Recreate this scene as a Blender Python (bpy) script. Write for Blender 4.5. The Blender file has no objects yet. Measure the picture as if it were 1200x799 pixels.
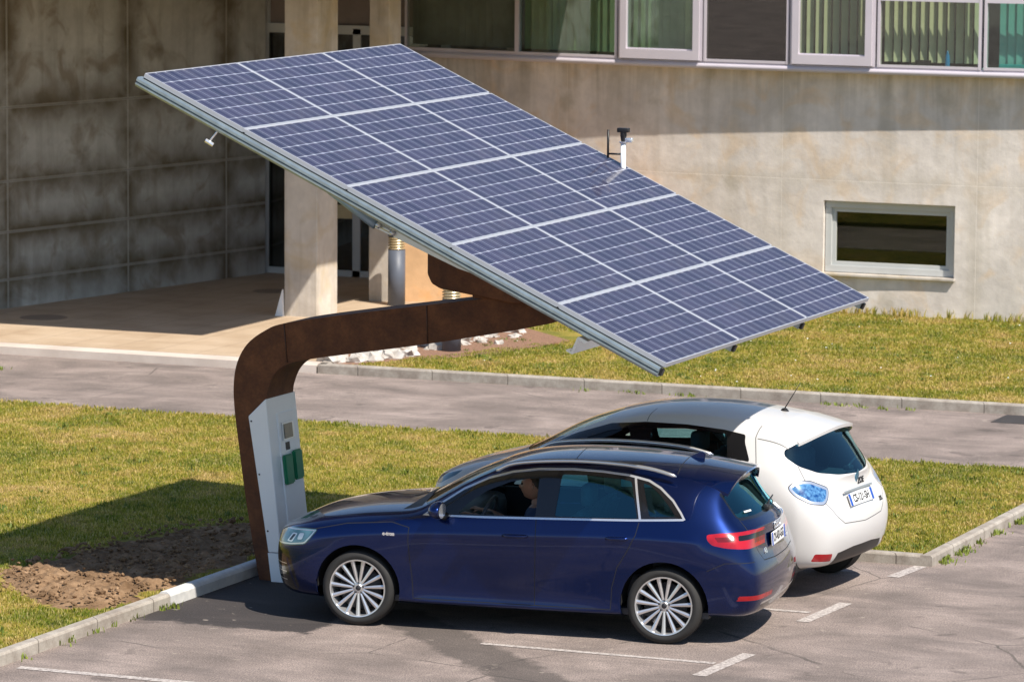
import bpy, bmesh, math, random
import numpy as np
from mathutils import Vector, Matrix, noise
from mathutils.bvhtree import BVHTree
random.seed(7); np.random.seed(7)
R = math.radians
scene = bpy.context.scene
COL = scene.collection

# ------------------------------------------------------------------ helpers
def link(o, parent=None):
    COL.objects.link(o)
    if parent is not None: o.parent = parent
    return o
def tag(o, label=None, cat=None, group=None, kind=None):
    if label: o['label'] = label
    if cat: o['category'] = cat
    if group: o['group'] = group
    if kind: o['kind'] = kind
    return o
def empty(name, loc=(0,0,0), rz=0.0, label=None, cat=None, group=None):
    o = bpy.data.objects.new(name, None); o.empty_display_size = .2
    link(o); o.location = loc; o.rotation_euler = (0,0,rz)
    return tag(o, label, cat, group)
def new_obj(name, bm, mats, parent=None, smooth=None):
    me = bpy.data.meshes.new(name)
    if smooth is not None:
        for f in bm.faces: f.smooth = True
        for e in bm.edges:
            if len(e.link_faces) == 2 and e.calc_face_angle(0) > R(smooth): e.smooth = False
    bm.to_mesh(me); bm.free()
    if not isinstance(mats, (list, tuple)): mats = [mats]
    for m in mats: me.materials.append(m)
    return link(bpy.data.objects.new(name, me), parent)
def copy_tree(o, parent=None):
    c = o.copy(); link(c, parent)
    for ch in list(o.children): copy_tree(ch, c)
    return c
def box(bm, x0,x1,y0,y1,z0,z1, mi=0, bev=0):
    r = bmesh.ops.create_cube(bm, size=1)
    for v in r['verts']:
        v.co = Vector(((x0+x1)/2+v.co.x*(x1-x0),(y0+y1)/2+v.co.y*(y1-y0),(z0+z1)/2+v.co.z*(z1-z0)))
    fs = set(f for v in r['verts'] for f in v.link_faces)
    if bev:
        es = list(set(e for v in r['verts'] for e in v.link_edges))
        g = bmesh.ops.bevel(bm, geom=es, offset=bev, segments=2, affect='EDGES', profile=.5)
        fs = [f for f in fs if f.is_valid] + g['faces']
    for f in fs: f.material_index = mi
def frame2d(o, u, v):
    return Vector(o), Vector(u).normalized(), Vector(v).normalized()
def prism(bm, pts, d, mi=0):
    """pts: 3D polygon, extruded by vector d"""
    d = Vector(d)
    a = [bm.verts.new(Vector(p)) for p in pts]; b = [bm.verts.new(Vector(p)+d) for p in pts]
    n = len(pts); fs = [bm.faces.new(a), bm.faces.new(b[::-1])]
    for i in range(n): fs.append(bm.faces.new((a[i], b[i], b[(i+1)%n], a[(i+1)%n])))
    for f in fs: f.material_index = mi
    bmesh.ops.recalc_face_normals(bm, faces=fs)
    return fs
def tube(bm, path, r, n=10, mi=0, cap=True):
    path = [Vector(p) for p in path]
    rs = r if isinstance(r, (list,tuple)) else [r]*len(path)
    rings = []; prev = None
    for i,p in enumerate(path):
        t = (path[min(i+1,len(path)-1)]-path[max(i-1,0)]).normalized()
        if prev is None:
            a = t.orthogonal().normalized()
        else:
            a = (prev - t*prev.dot(t)).normalized()
        prev = a; b = t.cross(a)
        rings.append([bm.verts.new(p+(a*math.cos(2*math.pi*k/n)+b*math.sin(2*math.pi*k/n))*rs[i]) for k in range(n)])
    for i in range(len(rings)-1):
        for k in range(n):
            f = bm.faces.new((rings[i][k],rings[i][(k+1)%n],rings[i+1][(k+1)%n],rings[i+1][k])); f.material_index=mi
    if cap:
        bm.faces.new(rings[0][::-1]).material_index=mi; bm.faces.new(rings[-1]).material_index=mi
def lathe(bm, prof, M=Matrix.Identity(4), n=48, mi=0):
    """prof [(r, h)] around local z"""
    rings=[]
    for r,h in prof:
        rings.append([bm.verts.new(M@Vector((r*math.cos(2*math.pi*k/n), r*math.sin(2*math.pi*k/n), h))) for k in range(n)])
    for i in range(len(rings)-1):
        for k in range(n):
            f=bm.faces.new((rings[i][k],rings[i][(k+1)%n],rings[i+1][(k+1)%n],rings[i+1][k])); f.material_index=mi
def ico(bm, c, r, sub=2, sc=(1,1,1), jit=0, mi=0):
    g = bmesh.ops.create_icosphere(bm, subdivisions=sub, radius=1)
    off = Vector((random.random()*50,random.random()*50,random.random()*50))
    for v in g['verts']:
        k = 1 + jit*noise.noise(v.co*1.6+off)
        v.co = Vector(c)+Vector((v.co.x*sc[0],v.co.y*sc[1],v.co.z*sc[2]))*r*k
    for v in g['verts']:
        for f in v.link_faces: f.material_index=mi

# ------------------------------------------------------------------ materials
class NT:
    def __init__(s, name):
        s.m = bpy.data.materials.new(name); s.m.use_nodes=True; s.t=s.m.node_tree; s.t.nodes.clear()
        s.out = s.t.nodes.new('ShaderNodeOutputMaterial')
    def n(s, typ, **kw):
        nd = s.t.nodes.new('ShaderNode'+typ)
        for k,v in kw.items():
            if k.startswith('i_'): nd.inputs[k[2:].replace('_',' ')].default_value = v
            else: setattr(nd,k,v)
        return nd
    def l(s,a,b): s.t.links.new(a,b)
    def coord(s, kind='Object', scale=(1,1,1), loc=(0,0,0), rot=(0,0,0)):
        tc=s.n('TexCoord'); mp=s.n('Mapping'); mp.inputs['Scale'].default_value=scale; mp.inputs['Location'].default_value=loc; mp.inputs['Rotation'].default_value=rot
        s.l(tc.outputs[kind], mp.inputs['Vector']); return mp.outputs['Vector']
    def noise(s, vec, scale=5, detail=4, rough=.55, dist=0):
        nd=s.n('TexNoise'); nd.inputs['Scale'].default_value=scale; nd.inputs['Detail'].default_value=detail; nd.inputs['Roughness'].default_value=rough; nd.inputs['Distortion'].default_value=dist
        s.l(vec, nd.inputs['Vector']); return nd.outputs['Fac']
    def ramp(s, fac, stops, interp='LINEAR'):
        nd=s.n('ValToRGB'); nd.color_ramp.interpolation=interp; el=nd.color_ramp.elements
        while len(el)<len(stops): el.new(.5)
        for e,(p,c) in zip(el,stops):
            e.position=p; e.color=(*c,1) if len(c)==3 else c
        s.l(fac, nd.inputs['Fac']); return nd.outputs['Color']
    def mix(s, fac, a, b, mode='MIX'):
        nd=s.n('MixRGB', blend_type=mode)
        for sock,v in ((nd.inputs['Fac'],fac),(nd.inputs['Color1'],a),(nd.inputs['Color2'],b)):
            if hasattr(v,'type') and hasattr(v,'is_linked'): s.l(v,sock)
            elif isinstance(v,(int,float)): sock.default_value = v if sock.name=='Fac' else (v,v,v,1)
            else: sock.default_value=(*v,1)
        return nd.outputs['Color']
    def math(s, op, a, b=0, clamp=False):
        nd=s.n('Math', operation=op, use_clamp=clamp)
        for i,v in enumerate((a,b)):
            if hasattr(v,'is_linked'): s.l(v, nd.inputs[i])
            else: nd.inputs[i].default_value=v
        return nd.outputs[0]
    def sep(s, vec):
        nd=s.n('SeparateXYZ'); s.l(vec,nd.inputs[0]); return nd.outputs
    def bsdf(s, color=None, rough=.5, metal=0, coat=0, bump=None, bstr=.3, bdist=.01, spec=.5, coatr=.03, **kw):
        b=s.n('BsdfPrincipled')
        if color is not None:
            if hasattr(color,'is_linked'): s.l(color,b.inputs['Base Color'])
            else: b.inputs['Base Color'].default_value=(*color,1)
        if hasattr(rough,'is_linked'): s.l(rough,b.inputs['Roughness'])
        else: b.inputs['Roughness'].default_value=rough
        b.inputs['Metallic'].default_value=metal; b.inputs['Coat Weight'].default_value=coat
        b.inputs['Coat Roughness'].default_value=coatr; b.inputs['Specular IOR Level'].default_value=spec
        if bump is not None:
            bp=s.n('Bump'); bp.inputs['Strength'].default_value=bstr; bp.inputs['Distance'].default_value=bdist
            s.l(bump,bp.inputs['Height']); s.l(bp.outputs[0],b.inputs['Normal'])
        s.l(b.outputs[0], s.out.inputs['Surface']); return b
def simple(name, color, rough=.5, metal=0, coat=0, var=.12, scale=8, bstr=0, spec=.5):
    t=NT(name); v=t.coord(); f=t.noise(v,scale,5)
    c=t.mix(1.0, color, t.ramp(f,[(.25,(1-var,)*3),(.75,(1+var*.3,)*3)]), 'MULTIPLY')
    t.bsdf(c, rough, metal, coat, bump=f if bstr else None, bstr=bstr, spec=spec); return t.m
def emis_free(): pass

M = {}
M['alu']=simple('aluminium',(.62,.65,.68),.38,.85,var=.1,scale=3)
M['galv']=simple('galvanised_steel',(.42,.50,.53),.42,.7,var=.25,scale=12)
M['frame']=simple('module_frame',(.46,.48,.52),.4,.25,var=.05)
M['white_paint']=simple('white_sheet_metal',(.90,.92,.93),.35,0,.2,var=.05,scale=3)
M['black']=simple('black_plastic',(.012,.012,.013),.45)
M['black_gloss']=simple('gloss_black',(.008,.008,.009),.12,0,.5)
M['rubber']=simple('tyre_rubber',(.022,.021,.020),.75,var=.3)
M['rim']=simple('wheel_silver',(.72,.72,.73),.28,.75,.3,var=.03)
M['rimdark']=simple('brake_dark',(.05,.05,.055),.5,.6)
M['chrome']=simple('chrome',(.85,.86,.88),.25,.8,var=.02)
M['brushed']=simple('satin_aluminium',(.7,.7,.69),.3,.9,var=.02)
M['seat']=simple('seat_fabric',(.09,.09,.10),.8,var=.3,scale=30)
M['seatlight']=simple('grey_seat_fabric',(.10,.11,.12),.8,var=.2,scale=30)
M['interior']=simple('dark_trim',(.05,.05,.055),.6)
M['well']=simple('wheel_well',(.008,.008,.008),.9)
M['red']=None
M['skin']=simple('skin',(.36,.18,.12),.5,var=.08)
M['hair']=simple('hair',(.035,.02,.012),.6,var=.4,scale=60)
M['shirt']=simple('navy_shirt',(.03,.045,.09),.85,var=.2,scale=30)
M['plate']=simple('plate_white',(.78,.78,.76),.4,var=.03)
M['plateblue']=simple('plate_blue',(.01,.08,.42),.4)
M['ink']=simple('plate_ink',(.01,.01,.012),.5)
M['brass']=simple('lamp_louvre',(.62,.50,.30),.35,.5,var=.15)
M['bollard']=simple('grey_blue_paint',(.10,.115,.15),.5,var=.25,scale=5)
M['wframe']=simple('mauve_aluminium',(.60,.55,.60),.45,.0,var=.08,scale=2)
M['wframe2']=simple('grey_window_frame',(.52,.53,.52),.5,0,var=.08,scale=3)
M['blind']=simple('cream_blind',(.62,.60,.44),.8,var=.1,scale=6)
M['blind2']=simple('teal_blind',(.22,.52,.50),.8,var=.1,scale=6)
M['room']=simple('room_dark',(.05,.045,.04),.9)
M['sillin']=simple('inner_sill',(.45,.62,.55),.5)
M['bottle']=simple('blue_bottle',(.03,.25,.55),.2)
M['tealbox']=simple('teal_plastic',(.02,.40,.42),.4)
M['green']=simple('green_socket',(.012,.22,.10),.5,0,0,var=.15,scale=20)
M['screen']=simple('screen_grey',(.22,.21,.17),.25,var=.2,scale=30)
M['mauve']=simple('mauve_panel',(.25,.20,.18),.7)
M['cable']=simple('cable_black',(.01,.01,.01),.5)
M['rock']=None
M['backsheet']=simple('white_backsheet',(.80,.80,.80),.5,var=.04)

def thin_glass(name, tint, rough=0.0, gloss=1.0, ior=1.5):
    t=NT(name); tr=t.n('BsdfTransparent'); tr.inputs[0].default_value=(*tint,1)
    g=t.n('BsdfGlossy'); g.inputs['Roughness'].default_value=rough; g.inputs['Color'].default_value=((gloss,gloss,gloss,1) if isinstance(gloss,float) else (*gloss,1))
    f0=((ior-1)/(ior+1))**2; lw=t.n('LayerWeight'); lw.inputs[0].default_value=.5; fr=t.math('ADD',t.math('MULTIPLY',t.math('POWER',lw.outputs['Facing'],5),1-f0),f0)
    mx=t.n('MixShader'); t.l(fr,mx.inputs[0]); t.l(tr.outputs[0],mx.inputs[1]); t.l(g.outputs[0],mx.inputs[2]); t.l(mx.outputs[0],t.out.inputs['Surface']); return t.m
M['glass_car']=thin_glass('car_glass',(.30,.74,.80),ior=2.2,gloss=(.35,.85,1.0))
M['glass_dark']=thin_glass('privacy_glass',(.34,.66,.74),ior=1.9,gloss=(.5,.85,1.0))
M['glass_clear']=thin_glass('clear_glass',(.72,.90,.86))
M['glass_win']=thin_glass('window_glass',(.86,.90,.84),ior=1.7)
M['glass_green']=thin_glass('green_window_glass',(.78,.88,.83),ior=1.8)
M['glass_black']=thin_glass('dark_window_glass',(.5,.5,.46),ior=1.9)

def mat_paint(name, col, metal, rough, coat=1.0, flake=0):
    t=NT(name)
    v=t.coord(); f=t.noise(v,700,2)
    c = t.mix(flake, col, t.ramp(f,[(.35,tuple(x*.5 for x in col)),(.7,tuple(min(1,x*1.8) for x in col))]))
    b=t.bsdf(c,rough,metal,coat); b.inputs['Coat IOR'].default_value=1.4
    # the back of the shell is dark cabin trim
    geo=t.n('NewGeometry'); d=t.n('BsdfDiffuse'); d.inputs[0].default_value=(.03,.03,.033,1)
    mx=t.n('MixShader'); t.l(geo.outputs['Backfacing'],mx.inputs[0]); t.l(b.outputs[0],mx.inputs[1]); t.l(d.outputs[0],mx.inputs[2])
    t.l(mx.outputs[0],t.out.inputs['Surface']); return t.m
M['blue']=mat_paint('deep_blue_paint',(.0002,.0125,.088),.82,.25,1.0,.35)
M['white']=mat_paint('pearl_white_paint',(.63,.62,.605),0,.35,.8,.0)
def mat_lamp(name, a, b, scale):
    t=NT(name); v=t.coord(scale=(1,1,1)); f=t.noise(v,scale,3)
    c=t.ramp(f,[(.35,a),(.62,b)]); t.bsdf(c,.15,0.0,.6); return t.m
M['tail_red']=mat_lamp('tail_lamp_red',(.26,.003,.008),(.42,.006,.014),6)
M['tail_dark']=mat_lamp('tail_lamp_dark',(.10,.001,.003),(.16,.005,.008),10)
M['headlamp']=mat_lamp('head_lamp',(.02,.06,.09),(.07,.16,.21),7)
M['tail_blue']=mat_lamp('tail_lamp_blue',(.004,.05,.20),(.10,.26,.48),30)

# corten
t=NT('weathering_steel'); v=t.coord(scale=(1,1,1)); f=t.noise(v,3.5,8,.65); g=t.noise(v,40,4)
c=t.ramp(f,[(.25,(.055,.019,.008)),(.5,(.125,.042,.014)),(.75,(.22,.082,.028))]); c=t.mix(.35,c,t.ramp(g,[(.3,(.4,.4,.4)),(.7,(1.2,1.2,1.2))]),'MULTIPLY')
t.bsdf(c,.72,.1,bump=g,bstr=.15); M['corten']=t.m
# concrete (board marked, stained)
def concrete(name, base, stain, hj, vj, vj_axis=0, jstr=.6, streak=.6, warm=(.40,.25,.13), loc=(0,0,0), off=(0,0,0), jw=.02, drip=None, jr=.24):
    t=NT(name); v=t.coord(); X,Y,Z=t.sep(v)
    A = X if vj_axis==0 else Y
    f1=t.noise(v,.9,8,.62,.6); f2=t.noise(v,6,6,.6)
    vs=t.coord(scale=(2.6,2.6,.22)); fs=t.noise(vs,1.5,6,.6,.4)     # vertical streaks
    vb=t.coord(scale=(1,1,1),loc=(5,2,9)); fb=t.noise(vb,1.7,5,.55,1.0)
    c=t.mix(t.ramp(f1,[(.35,(0,0,0)),(.68,(1,1,1))]), base, tuple(x*.72 for x in base))
    c=t.mix(t.math('MULTIPLY',t.ramp(fs,[(.50,(0,0,0)),(.72,(1,1,1))]),streak), c, stain)
    c=t.mix(t.math('MULTIPLY',t.ramp(fb,[(.50,(0,0,0)),(.66,(1,1,1))]),.6), c, warm)
    if drip:
        gz=t.math('POWER',t.math('DIVIDE',t.math('SUBTRACT',Z,drip[0]),drip[1],True),1.5); fd=t.noise(t.coord(scale=(1.6,1.6,.12),loc=(3,7,1)),2.2,6,.65,.5)
        c=t.mix(t.math('MULTIPLY',t.math('MULTIPLY',gz,t.ramp(fd,[(.42,(0,0,0)),(.66,(1,1,1))])),.5),c,(.20,.185,.13))
    c=t.mix(.28,c,t.ramp(f2,[(.3,(.6,.6,.6)),(.7,(1.15,1.15,1.15))]),'MULTIPLY')
    fn=t.noise(v,5,5,.6); wob=t.math('MULTIPLY',t.math('SUBTRACT',fn,.5),.05)
    tot=None; hard=None
    for lst,ax in ((hj,Z),(vj,A)):
        for q in lst:
            d=t.math('ABSOLUTE',t.math('SUBTRACT',t.math('ADD',ax,wob),q))
            s_=t.math('SUBTRACT',1,t.math('DIVIDE',d,jr),True); s_=t.math('POWER',s_,1.3)
            d2=t.math('ABSOLUTE',t.math('SUBTRACT',ax,q)); h_=t.math('LESS_THAN',d2,jw)
            tot=s_ if tot is None else t.math('MAXIMUM',tot,s_); hard=h_ if hard is None else t.math('MAXIMUM',hard,h_)
    if tot is not None:
        brk=t.ramp(t.noise(v,2.3,4),[(.30,(.45,.45,.45)),(.6,(1,1,1))])
        c=t.mix(t.math('MULTIPLY',t.math('MULTIPLY',tot,jstr),brk),c,stain)
        c=t.mix(t.math('MULTIPLY',hard,.35),c,tuple(x*1.1 for x in base))
    # small tie holes / blotches
    vo=t.n('TexVoronoi'); vo.inputs['Scale'].default_value=1.35; t.l(v,vo.inputs['Vector'])
    sp=t.ramp(t.math('ADD',vo.outputs['Distance'],t.math('MULTIPLY',t.math('SUBTRACT',f2,.5),.35)),[(.05,(1,1,1)),(.24,(0,0,0))])
    c=t.mix(t.math('MULTIPLY',sp,.6),c,stain)
    bh=t.math('ADD',f2,t.math('MULTIPLY',hard if hard is not None else 0,-1.2))
    t.bsdf(c,.85,bump=bh,bstr=.35,bdist=.02,spec=.3); return t.m
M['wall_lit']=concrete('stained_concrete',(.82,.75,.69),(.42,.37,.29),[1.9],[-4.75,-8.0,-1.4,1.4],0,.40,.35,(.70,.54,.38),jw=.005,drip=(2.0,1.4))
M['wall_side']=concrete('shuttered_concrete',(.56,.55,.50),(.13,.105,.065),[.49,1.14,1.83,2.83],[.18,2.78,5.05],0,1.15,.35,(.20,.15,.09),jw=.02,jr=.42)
M['pillar']=concrete('pillar_concrete',(.66,.60,.53),(.34,.29,.21),[],[],0,.3,.8,(.55,.44,.28))
M['ochre']=concrete('ochre_concrete',(.70,.44,.24),(.62,.40,.22),[],[],0,.3,.25,(.72,.36,.12))

# asphalt with patches
t=NT('asphalt'); v=t.coord(); X,Y,Z=t.sep(v)
f=t.noise(v,75,4,.8); f2=t.noise(v,1.1,7,.6,.5); f3=t.noise(v,24,5,.6); f4=t.noise(t.coord(scale=(.5,1.8,1)),2.2,5,.6,1.0)
c=t.ramp(f2,[(.32,(.165,.136,.122)),(.52,(.262,.214,.192)),(.72,(.355,.292,.262))])
c=t.mix(t.math('MULTIPLY',t.ramp(f4,[(.42,(0,0,0)),(.68,(1,1,1))]),.45),c,(.145,.123,.112))
c=t.mix(.9,c,t.ramp(f,[(.38,(.40,.40,.41)),(.50,(1.0,1.0,1.0)),(.62,(1.75,1.7,1.62))]),'MULTIPLY')
c=t.mix(.35,c,t.ramp(f3,[(.3,(.7,.7,.7)),(.7,(1.2,1.2,1.2))]),'MULTIPLY')
def blob(t,X,Y,pts_dist):  pass
wob=t.math('MULTIPLY',t.math('SUBTRACT',t.noise(v,3.2,5,.6),.5),.9)
wob2=t.math('MULTIPLY',t.math('SUBTRACT',t.noise(v,14,4,.6),.5),.14)
w=t.math('ADD',t.math('MULTIPLY',wob,.35),wob2)
def cap(nd_d, r, soft):   # 1 inside
    return t.math('SUBTRACT',1,t.math('DIVIDE',t.math('SUBTRACT',nd_d,r),soft),True)
def boxmask(cx,cy,hx,hy,ang,soft=.06,wv=w):
    ca,sa=math.cos(ang),math.sin(ang)
    dx=t.math('SUBTRACT',X,cx); dy=t.math('SUBTRACT',Y,cy)
    u=t.math('ABSOLUTE',t.math('ADD',t.math('MULTIPLY',dx,ca),t.math('MULTIPLY',dy,sa)))
    q=t.math('ABSOLUTE',t.math('SUBTRACT',t.math('MULTIPLY',dy,ca),t.math('MULTIPLY',dx,sa)))
    d=t.math('MAXIMUM',t.math('SUBTRACT',u,hx),t.math('SUBTRACT',q,hy))
    return cap(t.math('ADD',d,wv),0,soft)
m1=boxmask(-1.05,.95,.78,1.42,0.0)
m2=boxmask(1.45,-.75,.22,2.1,-R(-45)-R(0),.08)
m3=t.math('MULTIPLY',t.ramp(t.noise(t.coord(scale=(.35,1.0,1),loc=(3,1,0)),1.3,5,.6,.6),[(.52,(0,0,0)),(.66,(1,1,1))]),.40)
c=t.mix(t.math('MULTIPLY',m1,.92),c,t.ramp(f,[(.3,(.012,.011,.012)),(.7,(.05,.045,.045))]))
c=t.mix(t.math('MULTIPLY',m2,.72),c,t.ramp(f,[(.3,(.035,.03,.028)),(.7,(.11,.095,.085))]))
c=t.mix(m3,c,(.095,.082,.076))
# oil spots
fo=t.noise(t.coord(loc=(8,3,0)),2.6,3,.5,.3); c=t.mix(t.math('MULTIPLY',t.ramp(fo,[(.64,(0,0,0)),(.70,(1,1,1))]),.45),c,(.06,.05,.047))
fo=t.noise(t.coord(loc=(1,9,0)),9,3,.5,.3); c=t.mix(t.math('MULTIPLY',t.ramp(fo,[(.68,(0,0,0)),(.73,(1,1,1))]),.5),c,(.42,.36,.30))
# cracks
vo=t.n('TexVoronoi',feature='DISTANCE_TO_EDGE'); vo.inputs['Scale'].default_value=.35
dv=t.n('MixRGB'); dv.inputs['Fac'].default_value=.06; t.l(v,dv.inputs['Color1'])
nz=t.n('TexNoise'); nz.inputs['Scale'].default_value=4; t.l(v,nz.inputs['Vector']); t.l(nz.outputs['Color'],dv.inputs['Color2']); t.l(dv.outputs[0],vo.inputs['Vector'])
cr=t.math('MULTIPLY',t.math('LESS_THAN',vo.outputs['Distance'],.0032),t.ramp(f2,[(.46,(0,0,0)),(.54,(1,1,1))]))
c=t.mix(t.math('MULTIPLY',cr,.6),c,(.05,.045,.04))
t.bsdf(c,.88,bump=f,bstr=.5,bdist=.006,spec=.3); M['asphalt']=t.m

# worn road paint
t=NT('worn_line_paint'); v=t.coord(); f=t.noise(v,30,6,.7); f2=t.noise(v,180,2,.7)
c=t.ramp(t.math('ADD',t.math('MULTIPLY',f,.7),t.math('MULTIPLY',f2,.3)),[(.42,(.24,.20,.185)),(.56,(.55,.50,.46))]); t.bsdf(c,.8,bump=f2,bstr=.3,bdist=.003); M['line']=t.m
# kerb
t=NT('kerb_concrete'); v=t.coord(); f=t.noise(v,5,7,.65); f2=t.noise(v,90,3); X,Y,Z=t.sep(v)
c=t.ramp(f,[(.3,(.24,.20,.165)),(.55,(.38,.34,.29)),(.75,(.48,.44,.38))]); c=t.mix(.4,c,t.ramp(f2,[(.3,(.6,.6,.6)),(.7,(1.2,1.2,1.2))]),'MULTIPLY')
fr=t.math('FRACT',t.math('ADD',X,Y)); jn=t.math('LESS_THAN',fr,.012); c=t.mix(t.math('MULTIPLY',jn,.8),c,(.08,.065,.05))
t.bsdf(c,.85,bump=f2,bstr=.4,bdist=.004); M['kerb']=t.m
t=NT('new_kerb_concrete'); v=t.coord(); f=t.noise(v,9,6,.6); c=t.ramp(f,[(.3,(.50,.50,.49)),(.7,(.68,.67,.64))]); t.bsdf(c,.7); M['kerbnew']=t.m
# paving
t=NT('pink_entrance_slabs'); v=t.coord(); X,Y,Z=t.sep(v); f=t.noise(v,1.4,6,.6); f2=t.noise(v,60,4)
c=t.ramp(f,[(.3,(.40,.29,.19)),(.7,(.54,.42,.30))]); c=t.mix(.3,c,t.ramp(f2,[(.3,(.7,.7,.7)),(.7,(1.15,1.15,1.15))]),'MULTIPLY')
j=t.math('MAXIMUM',t.math('LESS_THAN',t.math('FRACT',t.math('DIVIDE',X,.62)),.025),t.math('LESS_THAN',t.math('FRACT',t.math('DIVIDE',Y,.62)),.025))
c=t.mix(t.math('MULTIPLY',j,.5),c,(.19,.14,.10)); t.bsdf(c,.75,bump=f2,bstr=.2,bdist=.004); M['paving']=t.m
t=NT('pale_step_stone'); v=t.coord(); f=t.noise(v,2.2,6,.6); c=t.ramp(f,[(.3,(.52,.44,.38)),(.7,(.66,.58,.51))]); t.bsdf(c,.8); M['step']=t.m
# soil
t=NT('dug_soil'); v=t.coord(); f=t.noise(v,4,8,.7); f2=t.noise(v,50,4,.7)
c=t.ramp(f,[(.3,(.11,.065,.035)),(.55,(.26,.165,.095)),(.75,(.42,.28,.17))]); c=t.mix(.4,c,t.ramp(f2,[(.3,(.6,.6,.6)),(.7,(1.3,1.3,1.3))]),'MULTIPLY')
t.bsdf(c,.95,bump=f2,bstr=.6,bdist=.02,spec=.1); M['soil']=t.m
t=NT('white_boulder'); v=t.coord(); f=t.noise(v,6,6,.6); c=t.ramp(f,[(.3,(.30,.26,.22)),(.65,(.60,.57,.53))]); t.bsdf(c,.8,bump=f,bstr=.3); M['rock']=t.m
# lawn ground + blades share the patch pattern
def grass_mat(name, blade):
    t=NT(name)
    geo=t.n('NewGeometry'); v=geo.outputs['Position']
    f=t.noise(v,.75,5,.6,.4); f2=t.noise(v,3.6,4,.6,.3); f3=t.noise(v,22,3)
    k=t.math('ADD',t.math('MULTIPLY',f,.50),t.math('ADD',t.math('MULTIPLY',f2,.38),t.math('MULTIPLY',f3,.12)))
    green=[(.38,(.10,.17,.015)),(.45,(.25,.28,.025)),(.51,(.44,.38,.055)),(.57,(.62,.45,.16)),(.66,(.68,.46,.26))]
    c=t.ramp(k,green)
    if blade:
        at=t.n('Attribute'); at.attribute_name='rnd'; rr=at.outputs['Fac']
        c=t.mix(.50,c,t.ramp(rr,[(0,(.04,.10,.010)),(.25,(.15,.22,.02)),(.5,(.42,.38,.05)),(.75,(.68,.53,.18)),(1,(.85,.68,.40))]))
        b=t.bsdf(c,.6,spec=.25)
        tl=t.n('BsdfTranslucent'); t.l(c,tl.inputs[0]); mx=t.n('MixShader'); mx.inputs[0].default_value=.42
        t.l(b.outputs[0],mx.inputs[1]); t.l(tl.outputs[0],mx.inputs[2]); t.l(mx.outputs[0],t.out.inputs['Surface'])
    else:
        c=t.mix(.35,t.mix(1.0,c,(.62,.62,.55),'MULTIPLY'),(.24,.17,.08)); t.bsdf(c,.95,bump=f3,bstr=.6,bdist=.03,spec=.1)
    return t.m
M['lawn']=grass_mat('lawn_ground',False); M['blade']=grass_mat('grass_blades',True)
t=NT('dark_grass_leaves'); t.bsdf((.12,.16,.022),.6); M['blade_dark']=t.m
t=NT('weed_leaves'); v=t.coord(); c=t.ramp(t.noise(v,30,3),[(.3,(.08,.13,.015)),(.7,(.24,.27,.04))]); t.bsdf(c,.6); M['weed']=t.m

# solar cells: 10 x 6 pseudo-square cells, busbars, pale backsheet
t=NT('solar_cells'); v=t.coord(); X,Y,Z=t.sep(v)
PU,PV=.1650,.1655
def cell(ax,pitch,o):
    q=t.math('DIVIDE',t.math('SUBTRACT',ax,o),pitch); fr=t.math('FRACT',q); return t.math('MULTIPLY',t.math('MINIMUM',fr,t.math('SUBTRACT',1,fr)),pitch), fr, q
dx,fx,qx=cell(X,PU,.0075); dy,fy,qy=cell(Y,PV,.0075)
gap=t.math('MAXIMUM',t.math('LESS_THAN',dx,.0026),t.math('LESS_THAN',dy,.0026))
dia=t.math('LESS_THAN',t.math('ADD',dx,dy),.016)
bus=t.math('MINIMUM',t.math('ABSOLUTE',t.math('SUBTRACT',fx,.25)),t.math('ABSOLUTE',t.math('SUBTRACT',fx,.75)))
bus=t.math('LESS_THAN',t.math('MULTIPLY',bus,PU),.0048)
bus2=t.math('LESS_THAN',t.math('MULTIPLY',t.math('ABSOLUTE',t.math('SUBTRACT',fx,.5)),PU),.0000)
cmb=t.n('CombineXYZ'); t.l(t.math('FLOOR',qx),cmb.inputs[0]); t.l(t.math('FLOOR',qy),cmb.inputs[1])
oi=t.n('ObjectInfo'); t.l(t.math('MULTIPLY',oi.outputs['Random'],40),cmb.inputs[2])
wn=t.n('TexWhiteNoise'); t.l(cmb.outputs[0],wn.inputs['Vector'])
c=t.ramp(wn.outputs['Value'],[(0,(.018,.017,.044)),(1,(.034,.030,.066))])
c=t.mix(t.math('MULTIPLY',bus,.24),c,(.42,.45,.55))
c=t.mix(t.math('MAXIMUM',gap,dia),c,(.50,.52,.60))
du=t.noise(t.coord(kind='Object',scale=(1,1,1)),2.5,6,.65,.6); c=t.mix(t.math('MULTIPLY',t.ramp(du,[(.5,(0,0,0)),(.75,(1,1,1))]),.10),c,(.30,.25,.22))
b=t.bsdf(c,.5,0,.5,coatr=.03,spec=.2); b.inputs['Coat IOR'].default_value=1.35; M['cells']=t.m

# ------------------------------------------------------------------ camera
CAM=Vector((14.763,-31.954,6.626))
cr_,cu_,cd_=Vector((.92204,.38702,.0075)),Vector((-.05294,.1069,.99286)),Vector((-.38345,.91585,-.11906))
cd=bpy.data.cameras.new('camera'); cam=bpy.data.objects.new('camera',cd); COL.objects.link(cam)
mw=Matrix((cr_,cu_,-cd_)).transposed().to_4x4(); mw.translation=CAM; cam.matrix_world=mw
cd.sensor_width=36; cd.lens=150; cd.clip_start=.5; cd.clip_end=2000
cd.dof.use_dof=True; cd.dof.focus_distance=36.5; cd.dof.aperture_fstop=5.0
scene.camera=cam
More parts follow.
